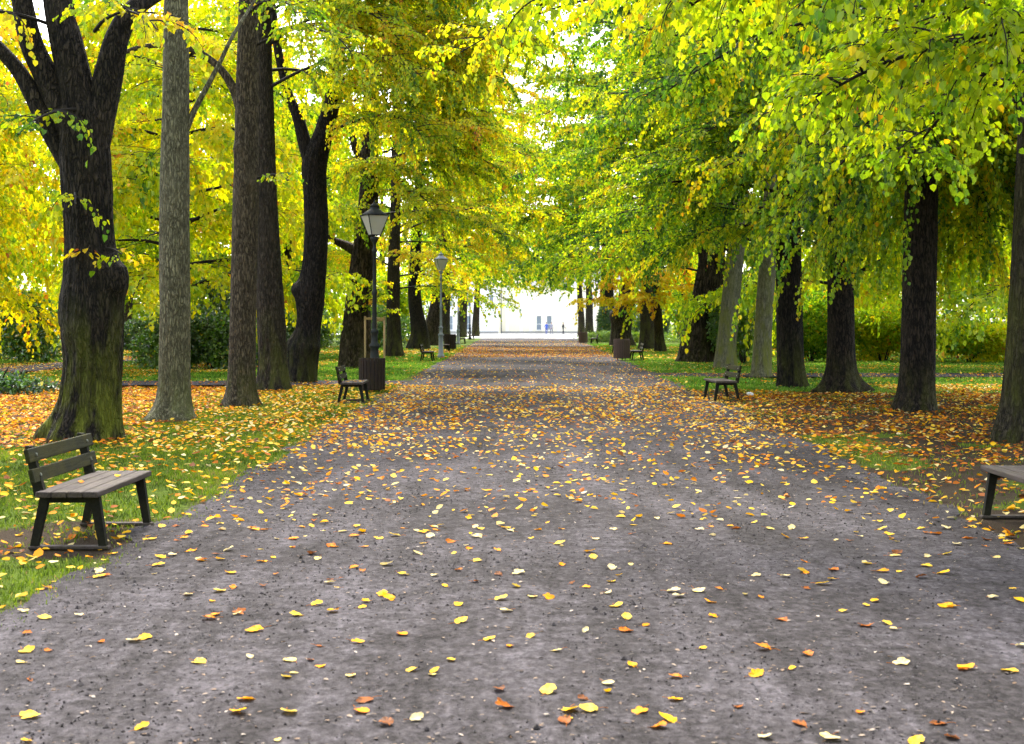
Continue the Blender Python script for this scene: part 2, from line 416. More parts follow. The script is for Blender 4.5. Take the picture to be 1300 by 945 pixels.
# open forecourt in front of the building
strip('forecourt', axis((150, 214, 3)), lambda y: np.where(y < 185, path_left(y) - 2, -60), lambda y: np.where(y < 185, path_right(y) + 2, 60), .014, simple('pale_gravel', (.50, .48, .45), .9, .1), 12, .0, kind='structure')

# ------------------------------------------------------------------ leaves
LA = np.array([0, .26, .66, 1.0, .66, .26]); LW = np.array([0, .40, .36, 0, -.36, -.40]); 
def leaf_quads(g, P, A, Nn, size, tint, mi=0, fold=.22, curl=.12, width=1.0):
    n = len(P)
    if n == 0: return
    A = norm(A); S = norm(np.cross(Nn, A)); U = np.cross(A, S)
    size = np.broadcast_to(np.asarray(size, float), (n,)); fold = np.broadcast_to(np.asarray(fold, float), (n,)); curl = np.broadcast_to(np.asarray(curl, float), (n,))
    up = np.abs(LW)[None, :] * fold[:, None] * 2 - (LA[None, :] ** 2) * curl[:, None]
    V = P[:, None] + size[:, None, None] * (LA[None, :, None] * A[:, None] + width * LW[None, :, None] * S[:, None] + up[:, :, None] * U[:, None])
    b = np.arange(n)[:, None] * 6
    f = np.concatenate([b + np.array([[0, 5, 4, 3]]), b + np.array([[0, 3, 2, 1]])], 0)
    g.add(V.reshape(-1, 3), f, mi, np.concatenate([tint, tint]))

def rot_z(v, a):
    c, s = np.cos(a), np.sin(a); v = np.asarray(v)
    return np.stack([v[..., 0] * c - v[..., 1] * s, v[..., 0] * s + v[..., 1] * c, v[..., 2]], -1)

def curve(p0, az, e0, e1, Ln, n, r, wob=.12):
    """a bough that starts at p0 and bends from elevation e0 to e1"""
    t = np.linspace(0, 1, n); e = e0 + (e1 - e0) * t ** 1.3
    a = az + wob * np.cumsum(r.normal(0, 1, n)) * .5
    d = np.stack([np.cos(a) * np.cos(e), np.sin(a) * np.cos(e), np.sin(e)], -1)
    return p0 + np.concatenate([[[0, 0, 0]], np.cumsum(d[:-1], 0) * Ln / (n - 1)])

def grow(g, r, boughs, leaf=.085, gap=.10, twig=.34, tint=.5, spread=.10, per=5, tubes=True, orange=.03, clear=None):
    """boughs: dicts p0, az, e0, e1, L, r0, n2, L2, weep  -> twig tubes (material 0) and leaves (material 1) in g"""
    PP = []; AA = []; NN = []; TT = []; SS = []
    for b in boughs:
        P = curve(np.asarray(b['p0'], float), b['az'], b['e0'], b['e1'], b['L'], 14, r)
        if tubes: g.tube(P, np.linspace(b['r0'], .012, 14), 6, 0)
        T = norm(np.gradient(P, axis=0)); bt = r.normal(0, spread * .6)
        for k in range(b['n2']):
            t = b.get('t0', .22) + (1 - b.get('t0', .22)) * (k + r.random()) / b['n2']; i = min(int(t * 13), 12); fr = t * 13 - i
            q = P[i] * (1 - fr) + P[i + 1] * fr; az = math.atan2(T[i][1], T[i][0]) + (1 if k % 2 else -1) * r.uniform(.4, 1.25)
            weep = r.random() < b['weep']
            L2 = b['L2'] * (1.15 - .55 * t) * r.uniform(.7, 1.3)
            if weep: Q = curve(q, az, r.uniform(-.3, .2), -1.45, L2 * 1.25, 9, r, .2)
            else: Q = curve(q, az, r.uniform(-.15, .35), r.uniform(-.75, -.2), L2, 8, r, .15)
            if tubes: g.tube(Q, np.linspace(.014, .004, len(Q)), 3, 0, cap=False)
            m = max(2, int(1.2 * L2 / gap)); u = (np.arange(m) + r.random(m)) / m * .92 + .08
            x = u * (len(Q) - 1); ii = np.minimum(x.astype(int), len(Q) - 2); ff = (x - ii)[:, None]
            nodes = Q[ii] * (1 - ff) + Q[ii + 1] * ff; tan = norm(Q[ii + 1] - Q[ii])
            side = np.where(np.arange(m) % 2, 1, -1) * r.uniform(.5, 1.1, m)
            td = rot_z(tan, side); td[:, 2] -= .25 + .3 * r.random(m); td = norm(td)
            tl = twig * r.uniform(.5, 1.2, m)
            s = (np.arange(per) + .5) / per
            pos = nodes[:, None] + td[:, None] * (tl[:, None] * s[None])[:, :, None]
            pos[:, :, 2] -= (s ** 2)[None] * .10 * tl[:, None]
            pos += r.normal(0, leaf * .25, pos.shape)
            ax = rot_z(np.repeat(td[:, None], per, 1), (np.where(np.arange(per) % 2, 1, -1) * .75)[None] + r.normal(0, .25, (m, per)))
            ax[:, :, 2] -= r.uniform(-.05, .50, (m, per))
            nn = np.stack([r.normal(0, .36, (m, per)), r.normal(0, .36, (m, per)), np.ones((m, per))], -1)
            st = tint + bt + r.normal(0, spread)
            if tubes and leaf <= .105:
                w_ = .0028; e_ = nodes + td * (tl * .95)[:, None]; e_[:, 2] -= .09 * tl
                s_ = norm(np.cross(td, [0, 0, 1.0])); v_ = np.cross(s_, td)
                o3 = np.stack([s_, -.5 * s_ + .87 * v_, -.5 * s_ - .87 * v_], 1) * w_
                V3 = np.concatenate([nodes[:, None] + o3, e_[:, None] + o3 * .5], 1); b3 = np.arange(m)[:, None, None] * 6
                g.add(V3.reshape(-1, 3), (b3 + np.array([[0, 1, 4, 3], [1, 2, 5, 4], [2, 0, 3, 5]])[None]).reshape(-1, 4), 0)
            PP.append(pos.reshape(-1, 3)); AA.append(ax.reshape(-1, 3)); NN.append(nn.reshape(-1, 3))
            tt = st + r.normal(0, spread * .9, m * per); tt = np.where(r.random(m * per) < orange, tt + .28, tt)
            TT.append(tt); SS.append(leaf * r.uniform(.45, 1.35, m * per))
    if not PP: return
    P = np.concatenate(PP); A = np.concatenate(AA); Nn = np.concatenate(NN); t = np.clip(np.concatenate(TT), 0, 1); s = np.concatenate(SS)
    if clear is not None:
        keep = ~clear(P); P, A, Nn, t, s = P[keep], A[keep], Nn[keep], t[keep], s[keep]
    leaf_quads(g, P, A, norm(Nn), s, t, 1, fold=r.uniform(.05, .35, len(P)), curl=r.uniform(0, .3, len(P)))

# ------------------------------------------------------------------ trunks
def resample(K, step):
    K = np.asarray(K, float); n = len(K)
    E = np.concatenate([[2 * K[0] - K[1]], K, [2 * K[-1] - K[-2]]]); out = []
    for i in range(n - 1):
        p0, p1, p2, p3 = E[i:i + 4]; m = max(2, int(np.linalg.norm(p2[:3] - p1[:3]) / step))
        t = np.arange(m)[:, None] / m
        out.append(.5 * ((2 * p1) + (-p0 + p2) * t + (2 * p0 - 5 * p1 + 4 * p2 - p3) * t ** 2 + (-p0 + 3 * p1 - 3 * p2 + p3) * t ** 3))
    out.append(K[-1:]); return np.concatenate(out)
def trunk_geo(g, K, seg=48, step=.08, ridge=.05, lobes=None, flare=.35, fh=.45, bumps=(), seed=0, sink=.15, freq=7, base=True):
    """K: rows x,y,z,r. ridge: depth of the furrows; bumps: (height, azimuth, size, width)"""
    r = np.random.default_rng(seed); K = np.asarray(K, float).copy()
    Q = resample(K, step); P = Q[:, :3]; rad = np.maximum(Q[:, 3], .01)
    if base:
        lo = P[0].copy(); lo[2] -= sink; P = np.concatenate([[lo], P]); rad = np.concatenate([[rad[0]], rad])
    T = norm(np.gradient(P, axis=0)); u = np.array([1.0, 0, 0]); U = np.zeros_like(P)
    for i in range(len(P)):
        u = norm(u - T[i] * (u @ T[i])); U[i] = u
    W = np.cross(T, U)
    a = np.arange(seg) * 2 * np.pi / seg; z = np.linalg.norm(np.diff(P, axis=0, prepend=P[:1]), axis=1).cumsum()
    nz = Noise2(seed + 100)
    ca, sa = np.cos(a), np.sin(a)
    rr = np.ones((len(P), seg))
    d = 0
    for k, w in ((freq, 1.0), (freq * 2.1, .6), (freq * 4.0, .35)):
        # furrows: stretched noise on the unrolled cylinder
        x = (a / (2 * np.pi) * k * 1.0)[None] + .25 * nz.fbm(z[:, None] * .8 + k, a[None] * 0 + 3, 2)
        wv = np.abs(((nz(np.cos(a)[None] * k * .8 + 40 + 0 * z[:, None], np.sin(a)[None] * k * .8 + 40 + .55 * z[:, None] * k / 7)) - .5)) * 2
        d = d + w * (wv - .45)
    rr += 1.5 * ridge * d
    rr += .07 * (nz.fbm(ca[None] * 1.3 + 9 + .0 * z[:, None], sa[None] * 1.3 + 9 + .6 * z[:, None], 2) - .5) * 2
    if flare > 0 and base:
        lob = np.zeros(seg)
        for c, w, h in (lobes or [(r.uniform(0, 6.28), r.uniform(.25, .5), r.uniform(.5, 1)) for _ in range(6)]):
            dd = (a - c + np.pi) % (2 * np.pi) - np.pi; lob = np.maximum(lob, h * np.exp(-(dd / w) ** 2))
        fl = np.exp(-np.maximum(z - sink, 0) / fh)
        rr += flare * fl[:, None] * (.35 + lob[None])
    for (bz, ba, bs, bw) in bumps:
        dd = (a - ba + np.pi) % (2 * np.pi) - np.pi
        gz = np.exp(-((z - sink - bz) / bw) ** 2)[:, None] * np.exp(-(dd * rad.mean() / (bw * .9)) ** 2)[None]
        rr += bs / np.maximum(rad, .1)[:, None] * gz * (1 + .5 * (nz(ca[None] * 6 + 0 * z[:, None] + 20, z[:, None] * 9 + 0 * a[None]) - .5))
    ring = P[:, None] + (rad[:, None] * rr)[:, :, None] * (ca[None, :, None] * U[:, None] + sa[None, :, None] * W[:, None])
    m = len(P); i = np.arange(m - 1)[:, None] * seg; j = np.arange(seg)[None]; k = (j + 1) % seg
    g.add(ring.reshape(-1, 3), np.stack([i + j, i + k, i + seg + k, i + seg + j], -1).reshape(-1, 4))
    return P

def pix_path(rows, Y, base):
    """rows of (px, py, radius[, depth offset]) in the plane at depth Y -> local trunk rows"""
    out = []
    for q in rows:
        dy = q[3] if len(q) > 3 else 0.0
        p = at(q[0], q[1], Y) + np.array([0, dy, 0]); out.append([*(p - base), q[2]])
    return np.array(out)

def spokes(r, trunk, n, hlo, hhi, azs, Ln, e0=(.2, .7), e1=(-.6, -.1), n2=18, L2=1.5, weep=.25, r0=.05, shrink=.45):
    """boughs leaving a trunk polyline between two heights, towards the azimuths azs=[(centre, spread), ...]"""
    out = []
    for k in range(n):
        h = hlo + (hhi - hlo) * (k + r.random()) / n
        i = int(np.argmin(np.abs(trunk[:, 2] - h))); c, s = azs[k % len(azs)]
        f = 1.0 - shrink * (h - hlo) / max(hhi - hlo, .1)
        out.append(dict(p0=trunk[i], az=c + r.uniform(-s, s), e0=r.uniform(*e0), e1=r.uniform(*e1), L=r.uniform(*Ln) * f, r0=r0, n2=n2, L2=L2, weep=weep))
    return out

E_, N_, W_, S_ = 0.0, math.pi / 2, math.pi, -math.pi / 2        # towards +X, away, -X, towards the viewer
def make_tree(name, label, group, rows, bark, boughs, limbs=(), seed=1, seg=48, step=.1, ridge=.05, flare=.35, bumps=(), lobes=None, leaf=.09,
              gap=.1, tint=.5, spread=.1, twig=.34, per=5, orange=.03, base_px=None, freq=7, clear=None, extra=None, cat='tree', fh=.45):
    x, y = base_px; b = onground(x, y); Y = b[1]
    r = np.random.default_rng(seed)
    t = empty(name, b, label=label, cat=cat, group=group)
    K = pix_path(rows, Y, b); K[0, 2] = 0
    g = Geo(); P = trunk_geo(g, K, seg, step, ridge, lobes, flare, fh, bumps, seed, freq=freq)
    g.build('trunk', bark, t, smooth=True)
    for lr in limbs:
        gl = Geo(); trunk_geo(gl, pix_path(lr, Y, b), 20, step * 1.2, ridge * 1.2, flare=0, seed=seed + 50, base=False, freq=5)
        gl.build('limb', bark, t, smooth=True)
    bl = []
    for s in boughs: bl += spokes(r, P, **s)
    for e in (extra or []):
        p = at(e['px'], e['py'], Y + e.get('dy', 0)) - b
        d = {k: v for k, v in e.items() if k not in ('px', 'py', 'dy')}; d['p0'] = p; bl.append(d)
    g = Geo(); grow(g, r, bl, leaf, gap, twig, tint, spread, per, True, orange, clear)
    if g.nv: g.build('crown', [M['twig'], M['leaf']], t)
    return t
# ------------------------------------------------------------------ avenue trees
GL = 'lime trees along the left of the avenue'; GR = 'lime trees along the right of the avenue'
def top(n=10, lo=9, hi=15, azs=((0, 3.14),), Ln=(3, 5), **k):
    d = dict(n=max(3, n // 2) if Ln[1] < 5.6 else n, hlo=lo, hhi=hi, azs=azs, Ln=Ln, e0=(.3, .9), e1=(-.3, .3), n2=14, L2=1.6, weep=.1); d.update(k); return d
def ARCHL(n, lo, hi, Ln=(7.5, 10), **k): return top(n, lo, hi, [(0, .45), (-.5, .4)], Ln, e0=(.2, .7), e1=(-.7, -.1), n2=26, L2=2.0, weep=.3, shrink=.45 if Ln[1] < 7.1 else .18, **k)
def ARCHR(n, lo, hi, Ln=(7.5, 10), **k): return top(n, lo, hi, [(3.14, .45), (-2.65, .4)], Ln, e0=(.2, .7), e1=(-.7, -.1), n2=26, L2=2.0, weep=.3, shrink=.45 if Ln[1] < 7.1 else .18, **k)
ALL = [(0, .8), (1.57, .8), (3.14, .8), (-1.57, .8)]

make_tree('lime_tree', 'massive dark gnarled tree with mossy knobbly trunk behind the front left bench', GL,
    [(110, 556, 0.423), (116, 500, 0.405), (119, 430, 0.423), (117, 385, 0.442), (113, 300, 0.368), (110, 230, 0.377), (107, 185, 0.368), (101, 130, 0.285), (86, 60, 0.248), (74, 0, 0.212), (60, -140, 0.166), (50, -330, 0.110)],
    M['bark_dark'], [top(9, 8.5, 12, [(2.6, 1.2), (1.2, .7), (-2.2, .6)], (3, 5))],
    limbs=[[(112, 215, .26), (126, 150, .235), (138, 95, .215), (150, 45, .17), (172, 10, .14), (205, -30, .11, .5), (250, -90, .08, 1)],
           [(104, 195, .24), (84, 150, .21), (58, 95, .185), (40, 55, .17), (28, 0, .15), (14, -90, .12), (-10, -220, .08)],
           [(106, 235, .22), (86, 205, .16), (62, 165, .135), (42, 122, .13), (22, 88, .11), (-5, 58, .10), (-60, 0, .07)]],
    seed=21, seg=96, step=.05, ridge=.055, flare=.42, fh=.32, bumps=[(2.35, -.25, .17, .26), (2.1, 3.4, .04, .2), (1.85, 3.3, .04, .18), (4.75, -.2, .12, .22), (1.6, -2.2, .07, .25)],
    lobes=[(3.3, .30, 1.5), (2.4, .4, .8), (.1, .35, .5), (-1.2, .35, .6), (-2.3, .4, .8), (1.2, .5, .6)], tint=0.46, base_px=(112, 555),
    extra=[dict(px=110, py=140, az=-1.9, e0=-.1, e1=-.7, L=1.8, r0=.03, n2=4, L2=.7, weep=.2), dict(px=95, py=250, az=-1.2, e0=.1, e1=-.6, L=1.2, r0=.02, n2=3, L2=.45, weep=.2),
           dict(px=120, py=40, az=-1.0, e0=.2, e1=-.7, L=2.4, r0=.03, n2=9, L2=.9, weep=.2), dict(px=60, py=30, az=-2.2, e0=.1, e1=-.8, L=2.2, r0=.03, n2=7, L2=.9, weep=.2),
           dict(px=118, py=320, az=-.9, e0=.2, e1=-.5, L=.8, r0=.015, n2=3, L2=.4, weep=0)])
make_tree('lime_tree', 'smooth straight grey-green trunk between the gnarled front tree and the two brown trunks', GL,
    [(222, 531, .29), (222, 480, .265), (222, 400, .27), (222, 260, .262), (223, 120, .235), (224, 0, .21), (225, -200, .16), (226, -420, .10)],
    M['bark_grey'], [top(9, 9, 13, [(1.6, 1.0), (.2, .8), (3.0, .8)], (3, 4.5))],
    limbs=[[(232, 175, .07), (246, 142, .052), (262, 112, .046), (279, 80, .04), (296, 45, .034), (318, -10, .025, .5)]],
    seed=22, seg=64, step=.06, ridge=.018, flare=.95, fh=.24, freq=9, bumps=[(4.1, -1.3, .03, .07), (3.6, -1.7, .025, .06), (6.1, -1.2, .03, .06), (2.2, -1.4, .02, .05)], tint=0.55, base_px=(222, 531))
make_tree('lime_tree', 'straight brown trunk with a thin limb arching left, in front of a thicker dark trunk', GL,
    [(306, 514, .31), (307, 470, .28), (309, 380, .275), (312, 260, .27), (314, 120, .24), (316, 0, .21), (318, -200, .16), (320, -400, .10)],
    M['bark_brown'], [top(9, 9.5, 13, [(1.4, 1.0), (.1, .7), (3.0, .8)], (3, 5))],
    limbs=[[(306, 140, .11), (296, 112, .09), (280, 88, .078), (258, 70, .07), (232, 60, .062), (195, 58, .055), (160, 66, .045), (120, 85, .03)]],
    seed=23, seg=64, step=.07, ridge=.03, flare=.5, fh=.25, bumps=[(4.6, -1.2, .05, .14), (5.3, -2.2, .05, .15), (3.0, -1.4, .03, .07)], tint=0.46, base_px=(306, 514),
    extra=[dict(px=316, py=20, az=-.9, e0=.2, e1=-.8, L=2.6, r0=.03, n2=10, L2=.9, weep=.2), dict(px=320, py=60, az=-.4, e0=.3, e1=-.9, L=3.2, r0=.03, n2=12, L2=1.0, weep=.4),
           dict(px=320, py=230, az=-.5, e0=.3, e1=-.6, L=1.2, r0=.02, n2=3, L2=.5, weep=.2)])
make_tree('lime_tree', 'thick dark brown trunk half hidden behind the straight brown trunk', GL,
    [(347, 494, .40), (346, 450, .365), (343, 380, .35), (338, 280, .31), (335, 150, .27), (332, 0, .22), (330, -200, .15), (330, -330, .1)],
    M['bark_mid'], [dict(n=8, hlo=7.5, hhi=11, azs=[(-.2, .8), (.6, .6)], Ln=(4.5, 6), e0=(.2, .6), e1=(-1.0, -.4), n2=26, L2=1.6, weep=.5), ARCHL(8, 10, 14, (5.2, 7.0)), top(6, 9, 14)],
    seed=24, seg=56, step=.09, ridge=.05, flare=.35, fh=.3, tint=0.46, base_px=(347, 494))
make_tree('lime_tree', 'black crooked tree with a knob on its trunk forking into a wide V', GL,
    [(382, 485, .44), (386, 445, .44), (392, 410, .36), (394, 380, .40), (400, 330, .34), (402, 290, .34), (400, 240, .34), (400, 205, .36), (412, 165, .27), (424, 115, .23), (430, 60, .20), (440, -20, .16), (448, -180, .10)],
    M['bark_black'], [dict(n=11, hlo=7, hhi=12, azs=[(0, .7), (.9, .5), (-.6, .5)], Ln=(5, 7), e0=(.2, .7), e1=(-1.0, -.3), n2=28, L2=1.7, weep=.55), ARCHL(10, 8.5, 14, (5.2, 7.0)), top(6, 10, 14)],
    limbs=[[(398, 215, .26), (386, 178, .20), (377, 145, .17), (366, 120, .13), (352, 60, .12), (345, 0, .10), (330, -120, .06)]],
    seed=25, seg=56, step=.09, ridge=.06, flare=.15, fh=.25, bumps=[(2.6, 3.3, .22, .22), (1.05, 3.0, .10, .22), (1.05, -.8, .12, .20), (.95, -2.0, .06, .2)], tint=0.46, base_px=(382, 485))
make_tree('lime_tree', 'broad dark tree leaning towards the path behind the near lamp post', GL,
    [(456, 465, .82), (452, 430, .62), (454, 390, .52), (458, 350, .47), (463, 300, .42), (468, 250, .39), (470, 190, .34), (472, 100, .28), (474, 0, .22), (476, -120, .12)],
    M['bark_old'], [dict(n=12, hlo=5.5, hhi=14, azs=[(-.1, .7), (-.9, .5), (.5, .6)], Ln=(5, 7), e0=(.1, .5), e1=(-1.1, -.4), n2=28, L2=2.0, weep=.6), dict(n=6, hlo=5.0, hhi=13, azs=[(-1.5, .5), (-.8, .4)], Ln=(3, 4.8), e0=(0, .5), e1=(-1.1, -.4), n2=22, L2=1.8, weep=.5), ARCHL(12, 8, 15, (5.2, 7.0)), top(6, 10, 15)],
    limbs=[[(460, 325, .26), (444, 314, .20), (430, 308, .15), (418, 300, .09), (405, 282, .05)], [(468, 215, .2), (452, 190, .15), (444, 160, .12), (430, 120, .08)]],
    seed=26, seg=56, step=.12, ridge=.07, flare=.10, fh=.5, tint=0.46, base_px=(456, 465), leaf=.105, gap=.12, orange=.04)
make_tree('lime_tree', 'stout brown tree with low hanging leaves just past the staked sapling', GL,
    [(500, 452, .46), (500, 425, .38), (499, 390, .36), (500, 330, .32), (502, 250, .26), (503, 120, .2), (504, 60, .1)],
    M['bark_mid'], [dict(n=15, hlo=3.0, hhi=12, azs=ALL, Ln=(4, 5.5), e0=(.1, .6), e1=(-.9, -.2), n2=20, L2=1.9, weep=.35), ARCHL(19, 6, 17), top(6, 10, 15)],
    seed=27, seg=32, step=.2, ridge=.04, flare=.3, tint=0.47, base_px=(500, 452), leaf=.12, gap=.16, orange=.06)
make_tree('lime_tree', 'dark leaning tree behind the grey lamp post, the first of its cluster', GL,
    [(531, 443, .78), (533, 425, .62), (530, 405, .50), (527, 385, .45), (526, 350, .40), (530, 280, .34), (534, 200, .26), (536, 100, .16)],
    M['bark_black'], [dict(n=14, hlo=4.0, hhi=15, azs=[(0, .9), (-.9, .7), (1.2, .7), (3.0, .6)], Ln=(5.5, 8), e0=(.1, .6), e1=(-.8, -.1), n2=20, L2=2.2, weep=.4), ARCHL(22, 7, 19), top(6, 11, 18)],
    seed=28, seg=32, step=.2, ridge=.05, flare=.15, tint=0.47, base_px=(531, 443), leaf=.13, gap=.17, orange=.05)
make_tree('lime_tree', 'furrowed dark trunk leaning right close behind the black leaning one', GL,
    [(545, 438, .85), (548, 420, .75), (552, 405, .65), (556, 380, .55), (560, 320, .45), (562, 240, .35), (564, 180, .2)],
    M['bark_old'], [ARCHL(14, 6, 19, (6.8, 9.3)), dict(n=15, hlo=4.0, hhi=16, azs=[(0, .9), (-.9, .7), (1.2, .7)], Ln=(6, 8.5), e0=(.1, .6), e1=(-.8, -.1), n2=16, L2=2.2, weep=.35)],
    seed=29, seg=32, step=.25, ridge=.06, flare=.15, tint=0.50, base_px=(546, 438), leaf=.15, gap=.2, orange=.05)
make_tree('lime_tree', 'tall trunk rising just behind the grey lamp post', GL,
    [(563, 433, .75), (563, 415, .62), (564, 390, .55), (566, 330, .45), (568, 270, .35), (570, 220, .2)],
    M['bark_mid'], [ARCHL(14, 6, 20, (6.8, 9.3)), dict(n=16, hlo=4.5, hhi=18, azs=[(0, .9), (-.9, .7), (1.2, .7)], Ln=(6, 9), e0=(.1, .6), e1=(-.8, -.1), n2=15, L2=2.4, weep=.3)],
    seed=30, seg=28, step=.3, ridge=.05, flare=.15, tint=0.41, base_px=(564, 433), leaf=.17, gap=.22)
make_tree('lime_tree', 'greenish tree shading the farthest left bench before the white building', GL,
    [(586, 428, .6), (587, 415, .55), (588, 390, .5), (590, 330, .4), (592, 290, .2)],
    M['bark_mid'], [ARCHL(14, 7, 21, (6.8, 9.3)), dict(n=16, hlo=5, hhi=19, azs=[(0, .9), (-.9, .7), (1.2, .7), (3.0, .6)], Ln=(7, 9.5), e0=(.1, .6), e1=(-.7, -.1), n2=14, L2=2.6, weep=.3)],
    seed=31, seg=24, step=.4, ridge=.04, flare=.15, tint=0.33, base_px=(586, 428), leaf=.20, gap=.25)

make_tree('lime_tree', 'mossy brown trunk cut off by the right edge of the picture', GR,
    [(1300, 556, .42), (1304, 500, .38), (1309, 420, .36), (1315, 300, .33), (1320, 100, .28), (1326, -100, .22), (1330, -380, .12)],
    M['bark_moss'], [top(9, 8, 13, [(1.4, .9), (.2, 1.0), (3.1, .5)], (3, 5))],
    seed=41, seg=80, step=.06, ridge=.05, flare=.22, fh=.3, tint=0.35, base_px=(1300, 556),
    extra=[dict(px=1310, py=60, az=-1.9, e0=.2, e1=-.8, L=5.0, r0=.05, n2=20, L2=1.2, weep=.4), dict(px=1312, py=-30, az=-2.4, e0=.2, e1=-.7, L=6.0, r0=.05, n2=24, L2=1.3, weep=.4),
           dict(px=1312, py=20, az=2.7, e0=.2, e1=-.7, L=6.0, r0=.05, n2=34, L2=1.4, weep=.4), dict(px=1312, py=-60, az=3.0, e0=.2, e1=-.6, L=6.5, r0=.05, n2=36, L2=1.4, weep=.4), dict(px=1313, py=70, az=-2.6, e0=.1, e1=-.7, L=4.5, r0=.05, n2=26, L2=1.3, weep=.4),
           dict(px=1313, py=110, az=1.45, e0=.25, e1=-.5, L=7.0, r0=.05, n2=34, L2=4.2, weep=1), dict(px=1313, py=80, az=1.7, e0=.25, e1=-.5, L=6.0, r0=.05, n2=30, L2=3.8, weep=1),
           dict(px=1315, py=130, az=3.0, e0=.1, e1=-.9, L=3.2, r0=.04, n2=12, L2=1.2, weep=.6), dict(px=1315, py=100, az=2.3, e0=.1, e1=-1.0, L=3.8, r0=.04, n2=16, L2=1.6, weep=.9)])
make_tree('lime_tree', 'dark straight trunk second from the right edge, leaves hanging across its upper half', GR,
    [(1163, 520, .37), (1164, 480, .35), (1166, 400, .345), (1169, 280, .32), (1172, 150, .28), (1176, 0, .24), (1180, -200, .17), (1182, -400, .1)],
    M['bark_shade'], [dict(n=13, hlo=4.3, hhi=9.5, azs=[(3.1, .7), (-2.4, .6), (-1.5, .6), (-.4, .6)], Ln=(4, 6), e0=(.1, .5), e1=(-1.0, -.4), n2=28, L2=1.5, weep=.45),
                     dict(n=8, hlo=5.0, hhi=8.5, azs=[(.5, .6), (1.1, .6)], Ln=(3.5, 5.5), e0=(.0, .4), e1=(-1.3, -.7), n2=26, L2=2.9, weep=.95), ARCHR(6, 7, 10), top(9, 9, 14)],
    seed=42, seg=72, step=.07, ridge=.045, flare=.32, fh=.28, tint=0.35, base_px=(1163, 520), orange=.04,
    extra=[dict(px=1170, py=215, az=.75, e0=.25, e1=-.5, L=3.8, r0=.05, n2=28, L2=3.9, weep=1), dict(px=1170, py=190, az=.15, e0=.2, e1=-.5, L=3.0, r0=.04, n2=24, L2=4.0, weep=1), dict(px=1170, py=230, az=1.2, e0=.3, e1=-.5, L=3.8, r0=.04, n2=26, L2=3.6, weep=1), dict(px=1172, py=110, az=.35, e0=.2, e1=-.5, L=3.4, r0=.05, n2=26, L2=3.9, weep=1), dict(px=1172, py=80, az=1.0, e0=.2, e1=-.4, L=5.0, r0=.05, n2=30, L2=3.8, weep=1),
           dict(px=1174, py=60, az=-1.7, e0=.2, e1=-.7, L=4.5, r0=.05, n2=30, L2=1.4, weep=.4), dict(px=1174, py=20, az=-2.3, e0=.2, e1=-.6, L=5.5, r0=.05, n2=34, L2=1.4, weep=.4), dict(px=1174, py=90, az=-.8, e0=.1, e1=-.7, L=4.0, r0=.05, n2=28, L2=1.4, weep=.5), dict(px=1176, py=-40, az=-1.4, e0=.2, e1=-.5, L=5.0, r0=.05, n2=30, L2=1.4, weep=.4),
           dict(px=1172, py=160, az=-2.0, e0=.0, e1=-.7, L=3.4, r0=.04, n2=20, L2=1.3, weep=.5), dict(px=1172, py=150, az=-1.2, e0=.0, e1=-.7, L=3.0, r0=.04, n2=20, L2=1.3, weep=.5)])
make_tree('lime_tree', 'dark trunk with widely spread root flare between two straight dark trunks', GR,
    [(1069, 495, .38), (1068, 470, .345), (1067, 400, .33), (1067, 300, .315), (1066, 150, .27), (1066, 0, .22), (1066, -200, .14), (1066, -320, .1)],
    M['bark_shade'], [dict(n=14, hlo=3.9, hhi=10, azs=[(3.1, .6), (-2.4, .6), (-1.5, .6)], Ln=(4, 6), e0=(.1, .5), e1=(-1.1, -.4), n2=28, L2=1.6, weep=.45),
                     dict(n=7, hlo=5.0, hhi=8.5, azs=[(.2, .5), (.9, .5)], Ln=(4, 5.5), e0=(.0, .4), e1=(-1.3, -.7), n2=26, L2=2.9, weep=.95), ARCHR(7, 7, 12), top(9, 9, 14)],
    seed=43, seg=64, step=.08, ridge=.04, flare=.62, fh=.28, lobes=[(.1, .4, 1.6), (3.1, .4, 1.4), (-1.4, .5, .8), (1.6, .5, .8)], tint=0.34, base_px=(1069, 495))
make_tree('lime_tree', 'dark straight trunk standing beside the right-hand bench with a pale trunk behind it', GR,
    [(1004, 490, .38), (1003, 450, .36), (1002, 380, .35), (1001, 280, .33), (1000, 150, .28), (999, 0, .22), (999, -180, .14), (999, -300, .1)],
    M['bark_black'], [dict(n=16, hlo=4.4, hhi=11, azs=[(3.1, .6), (-2.5, .6), (2.5, .4), (-1.6, .5)], Ln=(4.5, 6.5), e0=(.1, .5), e1=(-.9, -.3), n2=26, L2=1.6, weep=.4), top(9, 10, 14)],
    seed=44, seg=64, step=.08, ridge=.04, flare=.25, fh=.28, tint=0.30, base_px=(1004, 490))
make_tree('lime_tree', 'slim grey-green trunk leaning slightly right, just left of the row of dark trunks', GR,
    [(967, 478, .32), (968, 440, .29), (971, 380, .28), (976, 310, .265), (982, 200, .23), (988, 60, .18), (992, -100, .1)],
    M['bark_pale'], [ARCHR(10, 7, 14, (5.2, 7.0)), dict(n=15, hlo=4.0, hhi=12, azs=[(3.1, .6), (-2.5, .6), (2.5, .5), (-1.4, .5)], Ln=(4, 6.5), e0=(.1, .5), e1=(-.9, -.2), n2=22, L2=1.7, weep=.4), top(8, 10, 15)],
    seed=45, seg=48, step=.1, ridge=.02, flare=.2, tint=0.32, base_px=(967, 478), leaf=.10, gap=.12)
